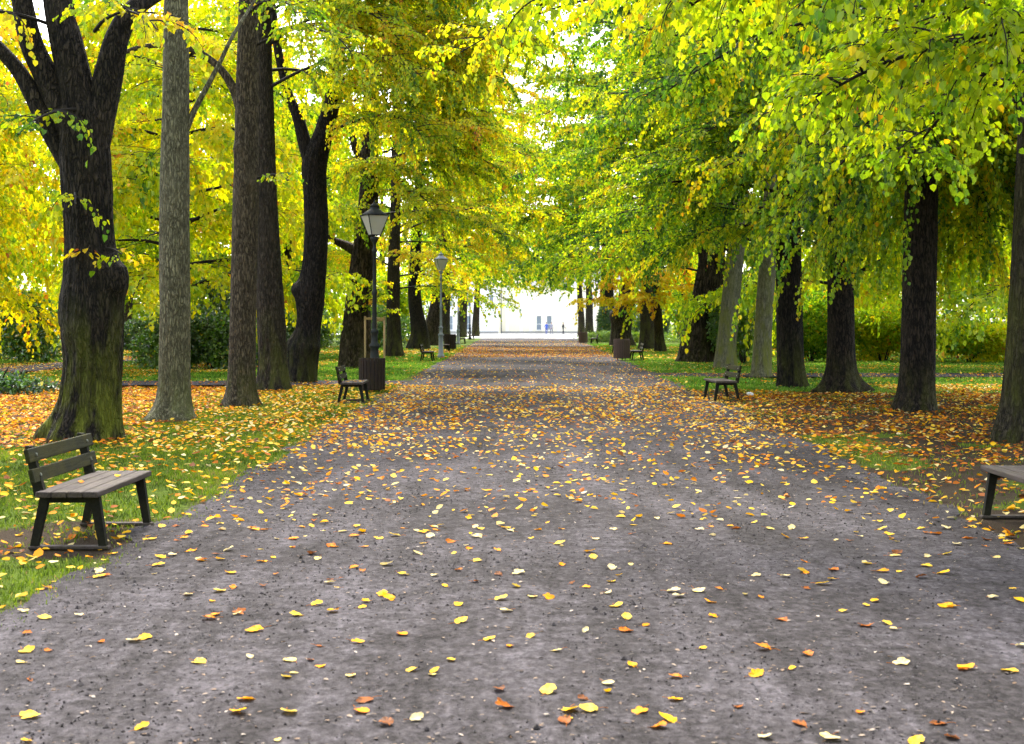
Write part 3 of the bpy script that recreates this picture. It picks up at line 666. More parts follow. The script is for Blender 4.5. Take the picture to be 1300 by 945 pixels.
make_tree('lime_tree', 'mossy pale trunk with a reddish foot beside the huge furrowed trunk', GR,
    [(921, 467, .46), (922, 440, .38), (926, 400, .36), (931, 350, .34), (936, 300, .32), (942, 220, .28), (950, 100, .2), (955, 0, .1)],
    M['bark_pale'], [ARCHR(12, 7, 15, (5.2, 7.0)), dict(n=18, hlo=3.8, hhi=13, azs=[(3.1, .6), (-2.4, .6), (2.4, .5), (-1.4, .6)], Ln=(5, 7.5), e0=(.1, .5), e1=(-.9, -.2), n2=22, L2=1.8, weep=.45), top(8, 11, 16)],
    seed=46, seg=40, step=.12, ridge=.02, flare=.15, tint=0.33, base_px=(921, 467), leaf=.115, gap=.135)
make_tree('lime_tree', 'huge old trunk with deeply furrowed bark leaning right over the lawn', GR,
    [(887, 459, .88), (888, 435, .76), (892, 405, .68), (897, 375, .62), (903, 340, .56), (910, 270, .45), (914, 180, .35), (916, 60, .2), (916, 0, .1)],
    M['bark_old'], [ARCHR(12, 7, 17), dict(n=20, hlo=3.6, hhi=15, azs=[(3.1, .6), (-2.4, .6), (2.4, .5), (-1.5, .5)], Ln=(6, 9), e0=(.1, .5), e1=(-.8, -.2), n2=22, L2=2.0, weep=.45), top(8, 12, 18)],
    limbs=[[(874, 459, .45), (880, 420, .38), (890, 385, .33), (896, 350, .3), (890, 300, .25), (878, 240, .18), (860, 170, .1)]],
    seed=47, seg=72, step=.1, ridge=.11, flare=.12, freq=9, tint=0.32, base_px=(887, 459), leaf=.125, gap=.15, orange=.05)
make_tree('lime_tree', 'slender brown trunk with bright golden low branches past the huge furrowed trunk', GR,
    [(839, 446, .36), (837, 430, .30), (835, 400, .27), (833, 350, .25), (831, 280, .2), (830, 180, .12)],
    M['bark_mid'], [dict(n=14, hlo=2.6, hhi=6.5, azs=[(3.1, .5), (-2.2, .5), (-1.4, .5), (-.5, .4)], Ln=(3.2, 5.2), e0=(.1, .4), e1=(-.6, -.1), n2=16, L2=1.8, weep=.3)],
    seed=48, seg=28, step=.2, ridge=.03, flare=.2, tint=0.68, spread=.06, base_px=(839, 446), leaf=.15, gap=.18)
make_tree('lime_tree', 'green-stained trunk just behind the slender tree with golden branches', GR,
    [(822, 443, .62), (822, 425, .52), (821, 390, .45), (820, 320, .36), (818, 220, .28), (816, 120, .15)],
    M['bark_moss'], [ARCHR(18, 7, 20), dict(n=18, hlo=4.0, hhi=16, azs=[(3.1, .8), (-2.2, .6), (2.2, .5), (-1.0, .5)], Ln=(6, 8.5), e0=(.1, .6), e1=(-.7, -.1), n2=16, L2=2.2, weep=.35)],
    seed=49, seg=28, step=.25, ridge=.04, flare=.2, tint=0.36, base_px=(822, 443), leaf=.15, gap=.19, orange=.08)
make_tree('lime_tree', 'gnarled dark trunk with a bulging burr right behind the slatted bin', GR,
    [(789, 439, .95), (788, 425, .80), (791, 405, .72), (794, 385, .62), (797, 350, .52), (798, 280, .4), (797, 200, .25)],
    M['bark_old'], [ARCHR(14, 7, 19, (6.8, 9.3)), dict(n=16, hlo=5, hhi=17, azs=[(3.1, .8), (-2.2, .6), (2.2, .5)], Ln=(6.5, 9), e0=(.1, .6), e1=(-.7, -.1), n2=16, L2=2.3, weep=.35)],
    seed=50, seg=36, step=.25, ridge=.08, flare=.15, bumps=[(2.2, -2.6, .45, .5), (3.2, -1.2, .3, .5)], tint=0.30, base_px=(788, 439), leaf=.16, gap=.2)
make_tree('lime_tree', 'broad black trunk, farthest of the thick right-hand trunks', GR,
    [(768, 432, 1.0), (769, 415, .88), (770, 390, .75), (770, 340, .55), (768, 280, .4), (766, 220, .2)],
    M['bark_black'], [ARCHR(14, 7, 21, (6.8, 9.3)), dict(n=16, hlo=5, hhi=18, azs=[(3.1, .8), (-2.2, .6), (2.2, .5)], Ln=(7, 9.5), e0=(.1, .6), e1=(-.7, -.1), n2=15, L2=2.6, weep=.3)],
    seed=51, seg=32, step=.3, ridge=.07, flare=.15, tint=0.30, base_px=(768, 432), leaf=.19, gap=.24)
make_tree('lime_tree', 'pale green tree above the clipped bushes near the far end of the path', GR,
    [(748, 427, .6), (748, 410, .5), (748, 380, .42), (746, 330, .3), (744, 290, .15)],
    M['bark_mid'], [ARCHR(14, 7, 22, (6.8, 9.3)), dict(n=16, hlo=5, hhi=19, azs=[(3.1, .9), (-2.2, .6), (2.2, .5), (0, .5)], Ln=(7, 10), e0=(.1, .6), e1=(-.7, -.1), n2=14, L2=2.8, weep=.3)],
    seed=52, seg=24, step=.4, ridge=.04, flare=.15, tint=0.30, base_px=(748, 427), leaf=.22, gap=.27, orange=.08)
make_tree('lime_tree', 'pale tree standing left in front of the white building', GL,
    [(604, 427.2, .5), (604, 410, .45), (605, 390, .4), (607, 350, .3), (609, 310, .15)],
    M['bark_mid'], [dict(n=22, hlo=6, hhi=21, azs=[(0, .7), (.9, .7), (-.9, .7), (3.1, .7)], Ln=(7, 10), e0=(.1, .6), e1=(-.6, -.1), n2=16, L2=2.8, weep=.3)],
    seed=54, seg=20, step=.5, ridge=.04, flare=.15, tint=0.33, base_px=(604, 427.2), leaf=.24, gap=.30, orange=.12)
make_tree('lime_tree', 'pale orange-tinged tree standing right in front of the white building', GR,
    [(738, 426.6, .5), (738, 410, .45), (737, 390, .4), (735, 350, .3), (733, 310, .15)],
    M['bark_mid'], [dict(n=22, hlo=7, hhi=21, azs=[(3.1, .7), (2.2, .7), (-2.2, .7), (0, .7)], Ln=(7, 10), e0=(.1, .6), e1=(-.6, -.1), n2=16, L2=2.8, weep=.3)],
    seed=55, seg=20, step=.5, ridge=.04, flare=.15, tint=0.51, base_px=(738, 426.6), leaf=.24, gap=.30, orange=.2)
# the tree just outside the frame whose branches reach in from the upper right corner
make_tree('lime_tree', 'large close leaves of the tree whose branches reach in at the upper right corner', GR,
    [(1480, 660, .38), (1484, 560, .34), (1488, 400, .32), (1492, 200, .30), (1496, 0, .27), (1500, -300, .2), (1500, -600, .1)],
    M['bark_moss'], [top(6, 7, 10, [(-1.6, 1.0), (0, 1.0)], (2.5, 4))],
    seed=53, seg=48, step=.1, ridge=.04, tint=0.39, spread=.06, base_px=(1480, 658), leaf=.085,
    extra=[dict(px=1490, py=-120, az=2.9, e0=.15, e1=-.55, L=4.4, r0=.05, n2=34, L2=1.1, weep=.25), dict(px=1490, py=40, az=3.05, e0=.1, e1=-.55, L=3.0, r0=.04, n2=22, L2=1.0, weep=.3),
           dict(px=1490, py=-40, az=-2.6, e0=.2, e1=-.6, L=3.2, r0=.04, n2=20, L2=.9, weep=.3), dict(px=1490, py=-200, az=3.3, e0=.1, e1=-.4, L=4.2, r0=.04, n2=28, L2=1.1, weep=.3),
           dict(px=1490, py=-160, az=2.5, e0=.2, e1=-.5, L=5.2, r0=.05, n2=36, L2=1.3, weep=.3), dict(px=1490, py=-60, az=2.2, e0=.1, e1=-.5, L=5.0, r0=.05, n2=34, L2=1.3, weep=.35),
           dict(px=1490, py=20, az=2.0, e0=.1, e1=-.6, L=4.6, r0=.04, n2=30, L2=1.2, weep=.4), dict(px=1490, py=-100, az=2.7, e0=.25, e1=-.5, L=6.0, r0=.05, n2=40, L2=1.3, weep=.3)])

# ------------------------------------------------------------------ trees standing back from the avenue
def back_tree(seed, h, tint, bark, leaf=.16, low=1.5, n=26, orange=.03):
    r = np.random.default_rng(seed)
    t = empty('park_tree')
    K = np.array([[0, 0, 0, .40], [.1, 0, 1.5, .33], [.0, .1, h * .3, .28], [.2, 0, h * .6, .2], [.1, .1, h * .85, .1], [0, 0, h * .95, .05]])
    g = Geo(); P = trunk_geo(g, K, 24, .25, .05, seed=seed); g.build('trunk', bark, t, smooth=True)
    bl = spokes(r, P, n, low + .6, h * .95, [(k * 2.4, .5) for k in range(n)], (4.5, 6.5), (.1, .7), (-.9, -.1), 17, 2.5, .35, .06)
    for b in bl: b['t0'] = .12
    g = Geo(); grow(g, r, bl, leaf, .20, .75, tint, .075, 6, True, orange)
    g.build('crown', [M['twig'], M['leaf']], t)
    return t
protos = [back_tree(201, 13, .47, M['bark_mid']), back_tree(202, 15, .43, M['bark_brown']), back_tree(203, 12, .53, M['bark_mid'], orange=.06), back_tree(204, 14, .36, M['bark_mid']), back_tree(205, 15, .38, M['bark_dark'])]
used = [False] * 5
BL = 'trees standing back on the left of the park'; BR = 'trees standing back on the right of the park'
back = [(-11.95, 47, 0, 0, 1.0, 'yellow-leaved park tree seen between the brown and the black crooked trunks', BL),
    (-20.5, 46, 2, 1, 1.0, 'golden park tree at the left edge, nearest of the trees behind the leaf litter', BL),
    (-15.2, 60, 0, 2, 1.05, 'yellow park tree standing behind the smooth grey-green trunk', BL),
    (-26.5, 62, 1, 3, 1.05, 'yellow-green park tree far behind the left limb of the gnarled tree', BL),
    (-28.7, 100, 1, 4, 1.15, 'park tree whose bare brown trunk shows right of the gnarled tree', BL),
    (-13.5, 78, 4, 5, 1.0, 'green-yellow park tree filling the gap behind the leaning lamp-side tree', BL),
    (-20.2, 80, 2, .6, 1.1, 'golden orange park tree behind the dark shrubs on the left', BL),
    (-36.0, 82, 0, 1.6, 1.2, 'tall yellow park tree far back at the left edge', BL),
    (-16.3, 104, 1, 2.6, 1.1, 'pale yellow-green park tree behind the stout brown tree', BL),
    (-22.0, 122, 3, 3.6, 1.2, 'green park tree in the far distance left of the lamp posts', BL),
    (-46.0, 120, 4, 4.6, 1.3, 'green distant park tree at the far left edge behind the others', BL),
    (12.9, 56, 4, .3, 1.0, 'yellow-green park tree behind the slim grey-green trunk', BR),
    (19.5, 50, 4, 1.3, 1.0, 'green-yellow park tree behind the trunk with the root flare', BR),
    (25.5, 52, 1, 2.3, 1.0, 'yellow-green park tree behind the mossy trunk at the right edge', BR),
    (19.4, 68, 0, 3.3, 1.05, 'yellow park tree showing between two dark straight trunks', BR),
    (15.1, 78, 3, 4.3, 1.05, 'green park tree behind the mossy pale trunk', BR),
    (31.0, 76, 3, 5.3, 1.15, 'green park tree far back between the two rightmost trunks', BR),
    (14.5, 102, 4, .9, 1.1, 'green-yellow park tree behind the slender golden-branched tree', BR),
    (23.0, 100, 1, 1.9, 1.2, 'distant yellow-green park tree behind the row of dark trunks', BR),
    (39.0, 102, 4, 2.9, 1.3, 'distant green park tree at the far right edge', BR),
    (17.0, 135, 3, 3.9, 1.2, 'distant green park tree above the hedge by the people', BR),
    (-15.5, 150, 3, 4.9, 1.2, 'green tree leaning over the left end of the white building', BL)]
# unseen avenue trees behind the viewer, added to cut frontal skylight on trunks and path
back += [(x, y, k, rz, 1.0, 'unseen lime tree of the avenue behind the viewer, added for shade', 'unseen avenue trees added behind the viewer') for (x, y, k, rz) in
         ((-8.5, -3.5, 1, .4, ), (8.8, -3.0, 4, 1.1), (-8.0, -13, 4, 2.2), (8.3, -12, 1, 3.0), (-8.2, -23, 1, 4.2), (8.4, -22, 4, 5.0))]
for (x, y, k, rz, s, lab, grp) in back:
    o = protos[k] if not used[k] else copy_tree(protos[k])
    used[k] = True; o.location = (x, y, 0); o.rotation_euler = (0, 0, rz); o.scale = (s, s, s * (1.25 if y > 55 else 1.1)); tag(o, lab, 'tree', grp)

# sapling held by stakes
b = onground(476, 466)
t = empty('sapling', b, label='thin staked sapling with pale green leaves behind the near lamp post', cat='sapling')
g = Geo(); P = trunk_geo(g, np.array([[0, 0, 0, .03], [.02, 0, 1.2, .025], [0, .03, 2.4, .018], [.03, 0, 3.4, .008]]), 10, .2, .03, flare=.1); g.build('trunk', M['bark_brown'], t, True)
r = np.random.default_rng(77); g = Geo(); grow(g, r, spokes(r, P, 9, 1.9, 3.3, [(k * 2.4, .4) for k in range(9)], (.7, 1.1), (.4, .9), (-.2, .3), 5, .4, 0, .012), .10, .10, .25, .45, .1, 4); g.build('crown', [M['twig'], M['leaf']], t)
for k, (dx, dy) in enumerate(((-.37, -.1), (.37, -.1), (0, .4))):
    s = empty('tree_stake', b + np.array([dx, dy, 0]), label=['pale wooden stake left of the staked sapling', 'pale wooden stake right of the staked sapling', 'pale wooden stake behind the staked sapling'][k], cat='stake', group='stakes round the sapling')
    g = Geo(); g.tube(np.array([[0, 0, -.2], [0, 0, 1.0], [0, 0, 1.95]]), .04, 10); g.build('post', M['stake'], s, True)
    if k < 2:
        g = Geo(); 
        if k == 0: g.box((.37, -.05, 1.86), (.82, .03, .09), bev=.008)
        else: g.box((-.19, .25, 1.80), (.03, .62, .09), rot=[[math.cos(.6), -math.sin(.6), 0], [math.sin(.6), math.cos(.6), 0], [0, 0, 1]], bev=.008)
        g.build('crossbar', M['stake'], s)
# ------------------------------------------------------------------ shrubs and hedges
def shrub(label, x, y, rx, ry, h, n, leaf, tint, seed, group=None, name='shrub', spread=.07, lobes=7, matl='shrub_leaf', orange=.02, cat='shrub'):
    r = np.random.default_rng(seed); t = empty(name, (x, y, 0), label=label, cat=cat, group=group)
    LC = np.stack([r.uniform(-.6, .6, lobes) * rx, r.uniform(-.6, .6, lobes) * ry, r.uniform(.18, .72, lobes) * h], -1); LC[0] = (0, 0, h * .5)
    LR = np.stack([r.uniform(.35, .6, lobes) * rx, r.uniform(.35, .6, lobes) * ry, r.uniform(.26, .42, lobes) * h], -1)
    k = r.integers(0, lobes, n); d = norm(r.normal(0, 1, (n, 3))); q = r.uniform(.55, 1.12, n) ** .6
    P = LC[k] + d * LR[k] * q[:, None]; P += r.normal(0, leaf * .5, P.shape)
    ok = P[:, 2] > .05; P, d, k = P[ok], d[ok], k[ok]; n = len(P)
    A = d * .6 + r.normal(0, .6, (n, 3)); A[:, 2] += .1; Nn = d + np.array([0, 0, .8]) + r.normal(0, .5, (n, 3))
    bt = r.normal(0, spread, lobes)
    tt = tint + bt[k] + r.normal(0, spread, n); tt = np.where(r.random(n) < orange, tt + .5, tt)
    g = Geo(); leaf_quads(g, P, A, norm(Nn), leaf * r.uniform(.6, 1.3, n), np.clip(tt, 0, 1), 0, width=.75)
    g.build('foliage', M[matl], t)
    g = Geo()
    for c in LC: g.tube(curve(np.array([c[0] * .15, c[1] * .15, -.05]), math.atan2(c[1], c[0]), 1.3, .9, np.linalg.norm(c) * 1.0, 6, r), np.linspace(.03, .008, 6), 5)
    g.build('stem', M['twig'], t)
    return t
SG = 'dark evergreen shrubs on the left'; SR = 'shrubs on the right'
shrub('glossy dark rhododendron bush left of the smooth grey-green trunk', -13.6, 52.5, 1.3, 1.2, 2.1, 5000, .14, .13, 301, SG)
shrub('glossy dark rhododendron bush between the grey-green and brown trunks', -11.9, 52.5, 2.0, 1.3, 2.2, 7000, .14, .13, 302, SG)
shrub('tall dark laurel bush behind the bush between the grey-green and brown trunks', -13.2, 58, 2.2, 1.5, 3.9, 7000, .16, .19, 303, SG)
shrub('bluish dark bush beside the distant bare brown trunk', -22.5, 86, 3.0, 2.0, 3.2, 5000, .2, .05, 304, SG)
shrub('dark bush at the left edge under golden leaves', -22.5, 62, 2.6, 1.6, 3.4, 6000, .17, .16, 305, SG, orange=.08)
shrub('reddish brown bush farthest to the left, behind the gnarled tree', -27, 70, 3.2, 1.8, 5.2, 6000, .2, .22, 306, SG, orange=.25)
shrub('green bush seen between the crooked black tree and the leaning tree', -10.8, 66, 2.1, 1.5, 2.6, 6000, .16, .16, 307, SG)
shrub('low dark ground shrub at the left edge in the leaf litter', -12.9, 33.5, 1.6, 1.0, .42, 1600, .12, .04, 308, SG)
shrub('pale green bush behind the crooked black tree', -13.2, 74, 2.2, 1.5, 3.6, 5000, .18, .30, 309, SG)
shrub('green bush behind the stout brown tree', -10.5, 96, 3.0, 2.0, 3.0, 5000, .2, .2, 310, SG)
shrub('dark green bush between the huge furrowed trunk and the golden branches', 10.6, 78, 2.2, 1.5, 2.3, 6000, .17, .10, 311, SR)
shrub('dense green bush between the mossy pale trunk and the slim grey-green one', 9.6, 60, 1.5, 1.2, 3.4, 7000, .14, .22, 312, SR)
shrub('blue-green bush seen between the two dark trunks beside the bench', 12.9, 62, 2.2, 1.4, 3.0, 9000, .15, .27, 313, SR, orange=.04, matl='leaf')
shrub('yellowish bush right of the trunk with the root flare', 16.2, 62, 2.4, 1.6, 2.6, 9000, .16, .40, 314, SR, orange=.05, matl='leaf')
shrub('broad green bush behind the dark trunk second from the right edge', 19.5, 60, 2.6, 1.8, 1.7, 8000, .16, .40, 315, SR, orange=.04, matl='leaf')
shrub('green bush farthest right, behind the thin sign post', 24.5, 64, 2.8, 1.8, 1.8, 8000, .17, .44, 316, SR, orange=.04, matl='leaf')
shrub('bush with grey-green leaves far behind the slim grey-green trunk', 18, 92, 3.5, 2.0, 3.6, 5000, .22, .3, 317, SR, matl='leaf')
for k, (x, y, h, rx) in enumerate(((7.6, 128, 3.0, 1.0), (10.3, 128, 3.1, 1.05), (13.0, 128, 2.8, .9))):
    shrub(['clipped round bush directly behind the far slatted bin', 'clipped round bush right of the one behind the far bin', 'clipped round bush half hidden by the broad black trunk'][k], x, y, rx, rx, h, 2600, .16, .08, 320 + k, 'clipped round bushes', 'clipped_bush', .04, 5)
shrub('low bright green hedge beside the far bench', 9.6, 121, 4.4, 1.0, 1.0, 5000, .15, .30, 330, None, 'hedge', .05, 14, cat='hedge')
for k, (x, y, rx, h) in enumerate(((-14, 130, 5, 7), (-25, 135, 7, 9), (-38, 130, 8, 9.5), (19, 140, 6, 8), (31, 130, 7, 9), (45, 128, 8, 9.5))):
    shrub(['far hedge of bushes left of the tall trunk by the grey lamp', 'far bushes behind the leaning dark trees', 'far bushes at the left edge of the park', 'far bushes behind the golden-branched tree', 'far bushes behind the row of dark trunks', 'far bushes at the right edge of the park'][k], x, y, rx, 2.5, h, 9000, .32, .36, 340 + k, 'distant bushes', lobes=14, matl='leaf')

# ------------------------------------------------------------------ benches
def make_bench():
    """faces +X, long direction Y, origin under the middle of the seat"""
    t = empty('park_bench')
    g = Geo()
    for k in range(4): g.box((-.215 + .118 * k + .04, random.uniform(-.006, .006), .415 + random.uniform(-.002, .002)), (.108, 1.48, .045), bev=.006)
    g.build('seat', M['seat_wood'], t)
    c, s = math.cos(-.22), math.sin(-.22); Ry = [[c, 0, s], [0, 1, 0], [-s, 0, c]]
    for z, x in ((.55, -.255), (.70, -.288)):
        g = Geo(); g.box((x, 0, z), (.034, 1.50, .105), rot=Ry, bev=.006); p = g.build('backrest', M['back_wood'], t)
        for y in (-.60, .60):
            g = Geo(); g.tube(np.array([[x + .012, y, z], [x + .024, y, z + .003]]), .012, 10); g.build('bolt', M['bolt'], p)
    for y in (-.60, .60):
        def leg(p0, p1, w0, w1, d=.055):
            g = Geo(); p0 = np.array(p0); p1 = np.array(p1)
            v = []
            for p, w in ((p0, w0), (p1, w1)):
                for sx, sy in ((-1, -1), (1, -1), (1, 1), (-1, 1)): v.append([p[0] + sx * w / 2, p[1] + sy * d / 2, p[2]])
            g.add(v, [[0, 3, 2, 1], [4, 5, 6, 7], [0, 1, 5, 4], [1, 2, 6, 5], [2, 3, 7, 6], [3, 0, 4, 7]]); return g
        leg((.235, y, 0), (.170, y, .391), .055, .075).build('leg', M['leg_wood'], t)
        leg((-.285, y, 0), (-.200, y, .391), .055, .07).build('leg', M['leg_wood'], t)
        g = leg((-.235, y, .388), (-.322, y, .765), .085, .05); g.build('back_post', M['leg_wood'], t)
        g = Geo(); g.box((-.02, y, .366), (.43, .050, .048), bev=.004); g.build('seat_bearer', M['leg_wood'], t)
        g = Geo(); g.box((-.02, y, .006), (.60, .075, .026), bev=.006); g.build('foot_rail', M['seat_wood'], t)
    return t
bench = make_bench()
BG = 'wooden park benches facing the path'
benches = [(-3.38, 10.92, 0, 'weathered wooden bench in front of the gnarled tree, nearest on the left'),
    (4.24, 11.35, math.pi, 'wooden bench cut off by the right edge of the picture'),
    (-3.62, 29.5, .03, 'wooden bench with leaves on its seat in front of the dark slatted bin'),
    (4.32, 30.3, math.pi + .05, 'wooden bench in shade under the right-hand dark trunks'),
    (-4.22, 60.7, 0, 'small dark bench on the lawn just in front of the grey lamp post'),
    (-4.55, 79.5, 0, 'dark bench partly hidden behind the grey lamp post, beside a bin'),
    (-5.0, 112, 0, 'distant bench at the last left-hand lamp post'),
    (-5.3, 140, 0, 'farthest left bench, close to the white building'),
    (5.1, 62.6, math.pi, 'bench standing right of the slatted bin on the lawn'),
    (5.15, 76, math.pi, 'bench behind the slatted bin beside the path, farther than the bin'),
    (5.7, 112, math.pi, 'distant bench beside the far slatted bin before the clipped bushes')]
for i, (x, y, rz, lab) in enumerate(benches):
    o = bench if i == 0 else copy_tree(bench)
    o.location = (x, y, .014 if abs(x) < 15 else .0); o.rotation_euler = (0, 0, rz); tag(o, lab, 'bench', BG)

# ------------------------------------------------------------------ lamp posts
def lantern_parts(t, iron, z0):
    """four-sided tapering lantern, foot at z0"""
    b, w, h = .115, .275, .50
    v0 = [(-b, -b), (b, -b), (b, b), (-b, b)]; v1 = [(-w, -w), (w, -w), (w, w), (-w, w)]
    for k in range(4):
        g = Geo(); (ax, ay), (bx, by) = v0[k], v0[(k + 1) % 4]; (cx, cy), (dx, dy) = v1[(k + 1) % 4], v1[k]
        a = np.array([[ax, ay, z0], [bx, by, z0], [cx, cy, z0 + h], [dx, dy, z0 + h]]); n = norm(np.cross(a[1] - a[0], a[3] - a[0])); q = a * [.96, .96, 1]
        g.add(np.concatenate([q, q - n * .005]), [[0, 1, 2, 3], [7, 6, 5, 4], [0, 4, 5, 1], [1, 5, 6, 2], [2, 6, 7, 3], [3, 7, 4, 0]]); g.build('pane', M['lamp_glass'], t)
    g = Geo()
    for k in range(4):
        g.tube(np.array([[*v0[k], z0 - .02], [*v1[k], z0 + h]]), .013, 6)
        g.tube(np.array([[*v1[k], z0 + h], [*v1[(k + 1) % 4], z0 + h]]), .016, 6)
        g.tube(np.array([[*v0[k], z0], [*v0[(k + 1) % 4], z0]]), .012, 6)
    g.build('lantern_frame', iron, t)
    g = Geo(); w2 = .315; z = z0 + h + .012
    prof = [(w2, z), (w2 * .98, z + .02), (.16, z + .12), (.12, z + .15), (.115, z + .21), (.135, z + .22), (.06, z + .28), (.02, z + .30), (.03, z + .33), (.012, z + .36), (.004, z + .42)]
    P = [(r, h2) for r, h2 in prof]; g.lathe(P, 4 * 4); g.build('lantern_roof', iron, t, True)
def make_lamp(iron, hgt=4.35):
    t = empty('street_lamp')
    g = Geo(); g.lathe([(.0, -.05), (.17, -.05), (.17, .12), (.15, .16), (.115, .2), (.11, .95), (.10, 1.05), (.135, 1.09), (.135, 1.14), (.085, 1.2), (.08, 1.42), (.10, 1.45), (.10, 1.49), (.062, 1.55)], 18); g.build('base', iron, t, True)
    g = Geo(); g.lathe([(.060, 1.54), (.056, 2.4), (.072, 2.44), (.072, 2.48), (.050, 2.53), (.042, hgt - .45), (.065, hgt - .42), (.065, hgt - .38), (.04, hgt - .33), (.045, hgt - .2), (.10, hgt - .12), (.11, hgt - .05), (.0, hgt - .03)], 16); g.build('post', iron, t, True)
    lantern_parts(t, iron, hgt)
    return t
LG = 'lantern lamp posts along the left edge of the path'
a = make_lamp(M['lamp_dark'], 3.92); a.location = (-3.78, 34.9, 0); a.rotation_euler[2] = .5; tag(a, 'near dark lamp post with a glass lantern rising behind the slatted bin', 'lamp post', LG)
b2 = make_lamp(M['lamp_grey'], 4.25); b2.location = (-3.98, 66.2, 0); b2.rotation_euler[2] = .35; tag(b2, 'pale grey lamp post with a glass lantern standing between two benches', 'lamp post', LG)
c2 = copy_tree(b2); c2.location = (-5.15, 108, 0); tag(c2, 'distant grey lamp post next to a far bench on the left', 'lamp post', LG)
d2 = copy_tree(a); d2.location = (-5.55, 142, 0); tag(d2, 'farthest thin dark lamp post against the white building', 'lamp post', LG)

# ------------------------------------------------------------------ litter bins
def make_bin(wood, h=.74, r=.30):
    t = empty('litter_bin'); g = Geo(); n = 22
    for k in range(n):
        a = 2 * math.pi * k / n; c, s = math.cos(a), math.sin(a)
        g.box((r * c, r * s, .08 + h / 2), (.022, 2 * math.pi * r / n * .84, h + random.uniform(-.006, .006)), rot=[[c, -s, 0], [s, c, 0], [0, 0, 1]], bev=.004)
    g.build('slat_casing', wood, t)
    g = Geo(); g.lathe([(0, .07), (r - .03, .07), (r - .018, .12), (r - .018, h + .03), (r - .045, h + .035), (r - .05, .2), (0, .18)], 28); g.build('liner', M['bin_metal'], t, True)
    g = Geo()
    for z in (.2, h - .08): g.lathe([(r - .017, z), (r - .012, z), (r - .012, z + .04), (r - .017, z + .04)], 28)
    g.build('hoop', M['bin_metal'], t, True)
    for a in (.6, 2.7, 4.8):
        g = Geo(); g.tube(np.array([[.2 * math.cos(a), .2 * math.sin(a), -.02], [.2 * math.cos(a), .2 * math.sin(a), .09]]), .025, 8); g.build('leg', M['bin_metal'], t)
    return t
NG = 'slatted wooden litter bins beside the path'
d = make_bin(M['bin_wood'], .76, .31); d.location = (-3.70, 33.6, 0); tag(d, 'dark brown slatted bin in front of the near lamp post, beside a bench', 'litter bin', NG)
e = make_bin(M['bin_wood_pale'], .86, .36); e.location = (4.42, 62.2, .03); tag(e, 'reddish brown slatted bin right of the path, beside a bench on the lawn', 'litter bin', NG)
f_ = copy_tree(d); f_.location = (-4.45, 83, .05); f_.scale = (1.15, 1.15, 1.15); tag(f_, 'dark slatted bin on the left beyond the grey lamp post', 'litter bin', NG)
h_ = copy_tree(e); h_.location = (4.75, 110.5, .03); tag(h_, 'farthest slatted bin right of the path, below a clipped bush', 'litter bin', NG)

# small plant sign on a slanting stake and a scrap of paper
t = empty('plant_sign', onground(1190, 454), label='small grey oval sign on a thin slanting stake in the right-hand shrubbery', cat='sign')
g = Geo(); g.tube(np.array([[-.05, 0, -.1], [.14, 0, .45], [.30, 0, .88]]), .016, 8); g.build('stake', M['lamp_dark'], t, True)
g = Geo(); n = 24; an = np.arange(n) * 2 * np.pi / n
ring = np.stack([.02 + .27 * np.cos(an), 0 * an - .02, .90 + .20 * np.sin(an)], -1); ring2 = ring + [0, .02, 0]
g.add(np.concatenate([ring, ring2, [[.02, -.02, .90]], [[.02, 0, .90]]]), np.concatenate([[[2 * n, (k + 1) % n, k] for k in range(n)], [[2 * n + 1, n + k, n + (k + 1) % n] for k in range(n)]]))
g.add(np.concatenate([ring, ring2]), [[k, (k + 1) % n, n + (k + 1) % n, n + k] for k in range(n)]); g.build('plate', simple('grey_enamel', (.42, .43, .42), .4, .1), t)
b = onground(952, 503); g = Geo(); r = np.random.default_rng(5)
nu, nv = 10, 8; th = np.linspace(0, np.pi, nv)[:, None]; ph = np.arange(nu)[None] * 2 * np.pi / nu; rad = .06 * r.uniform(.55, 1.25, (nv, nu))
V = np.stack([1.5 * rad * np.sin(th) * np.cos(ph), rad * np.sin(th) * np.sin(ph), .045 + .7 * rad * np.cos(th)], -1); i = np.arange(nv - 1)[:, None] * nu; j = np.arange(nu)[None]
g.add(V.reshape(-1, 3), np.stack([i + j, i + nu + j, i + nu + (j + 1) % nu, i + (j + 1) % nu], -1).reshape(-1, 4)); o = g.build('paper_scrap', M['paper']); o.location = list(b); tag(o, 'small crumpled white scrap of paper behind the right-hand bench', 'litter')

# ------------------------------------------------------------------ the building at the end of the avenue
BY = 214.0
bt = empty('building', (0, BY, 0), label='pale cream building with tall windows closing the far end of the avenue', cat='building')
wins = [(x, .75, .55, 2.3) for x in (2.4, 3.9, 7.5, 10.5, 13.5, 16.5, 19.5, 22.5)] + [(-1.2, .0, 0, 0)][:0]
def wall_with(x0, x1, z1, y, wl, name, m, depth=.4):
    """wall slab with real openings; returns a mesh"""
    g = Geo(); xs_ = sorted({x0, x1, *[a for w in wl for a in (w[0] - w[1] / 2, w[0] + w[1] / 2)]}); zs_ = sorted({-.2, z1, *[a for w in wl for a in (w[2], w[2] + w[3])]})
    for i in range(len(xs_) - 1):
        run = None
        for k in range(len(zs_) - 1):
            cx = (xs_[i] + xs_[i + 1]) / 2; cz = (zs_[k] + zs_[k + 1]) / 2
            hole = any(abs(cx - w[0]) < w[1] / 2 and w[2] < cz < w[2] + w[3] for w in wl)
            if not hole:
                if run is None: run = zs_[k]
                end = zs_[k + 1]
            if (hole or k == len(zs_) - 2) and run is not None:
                g.box((cx, y + depth / 2, (run + end) / 2), (xs_[i + 1] - xs_[i], depth, end - run)); run = None
    return g.build(name, m, bt)
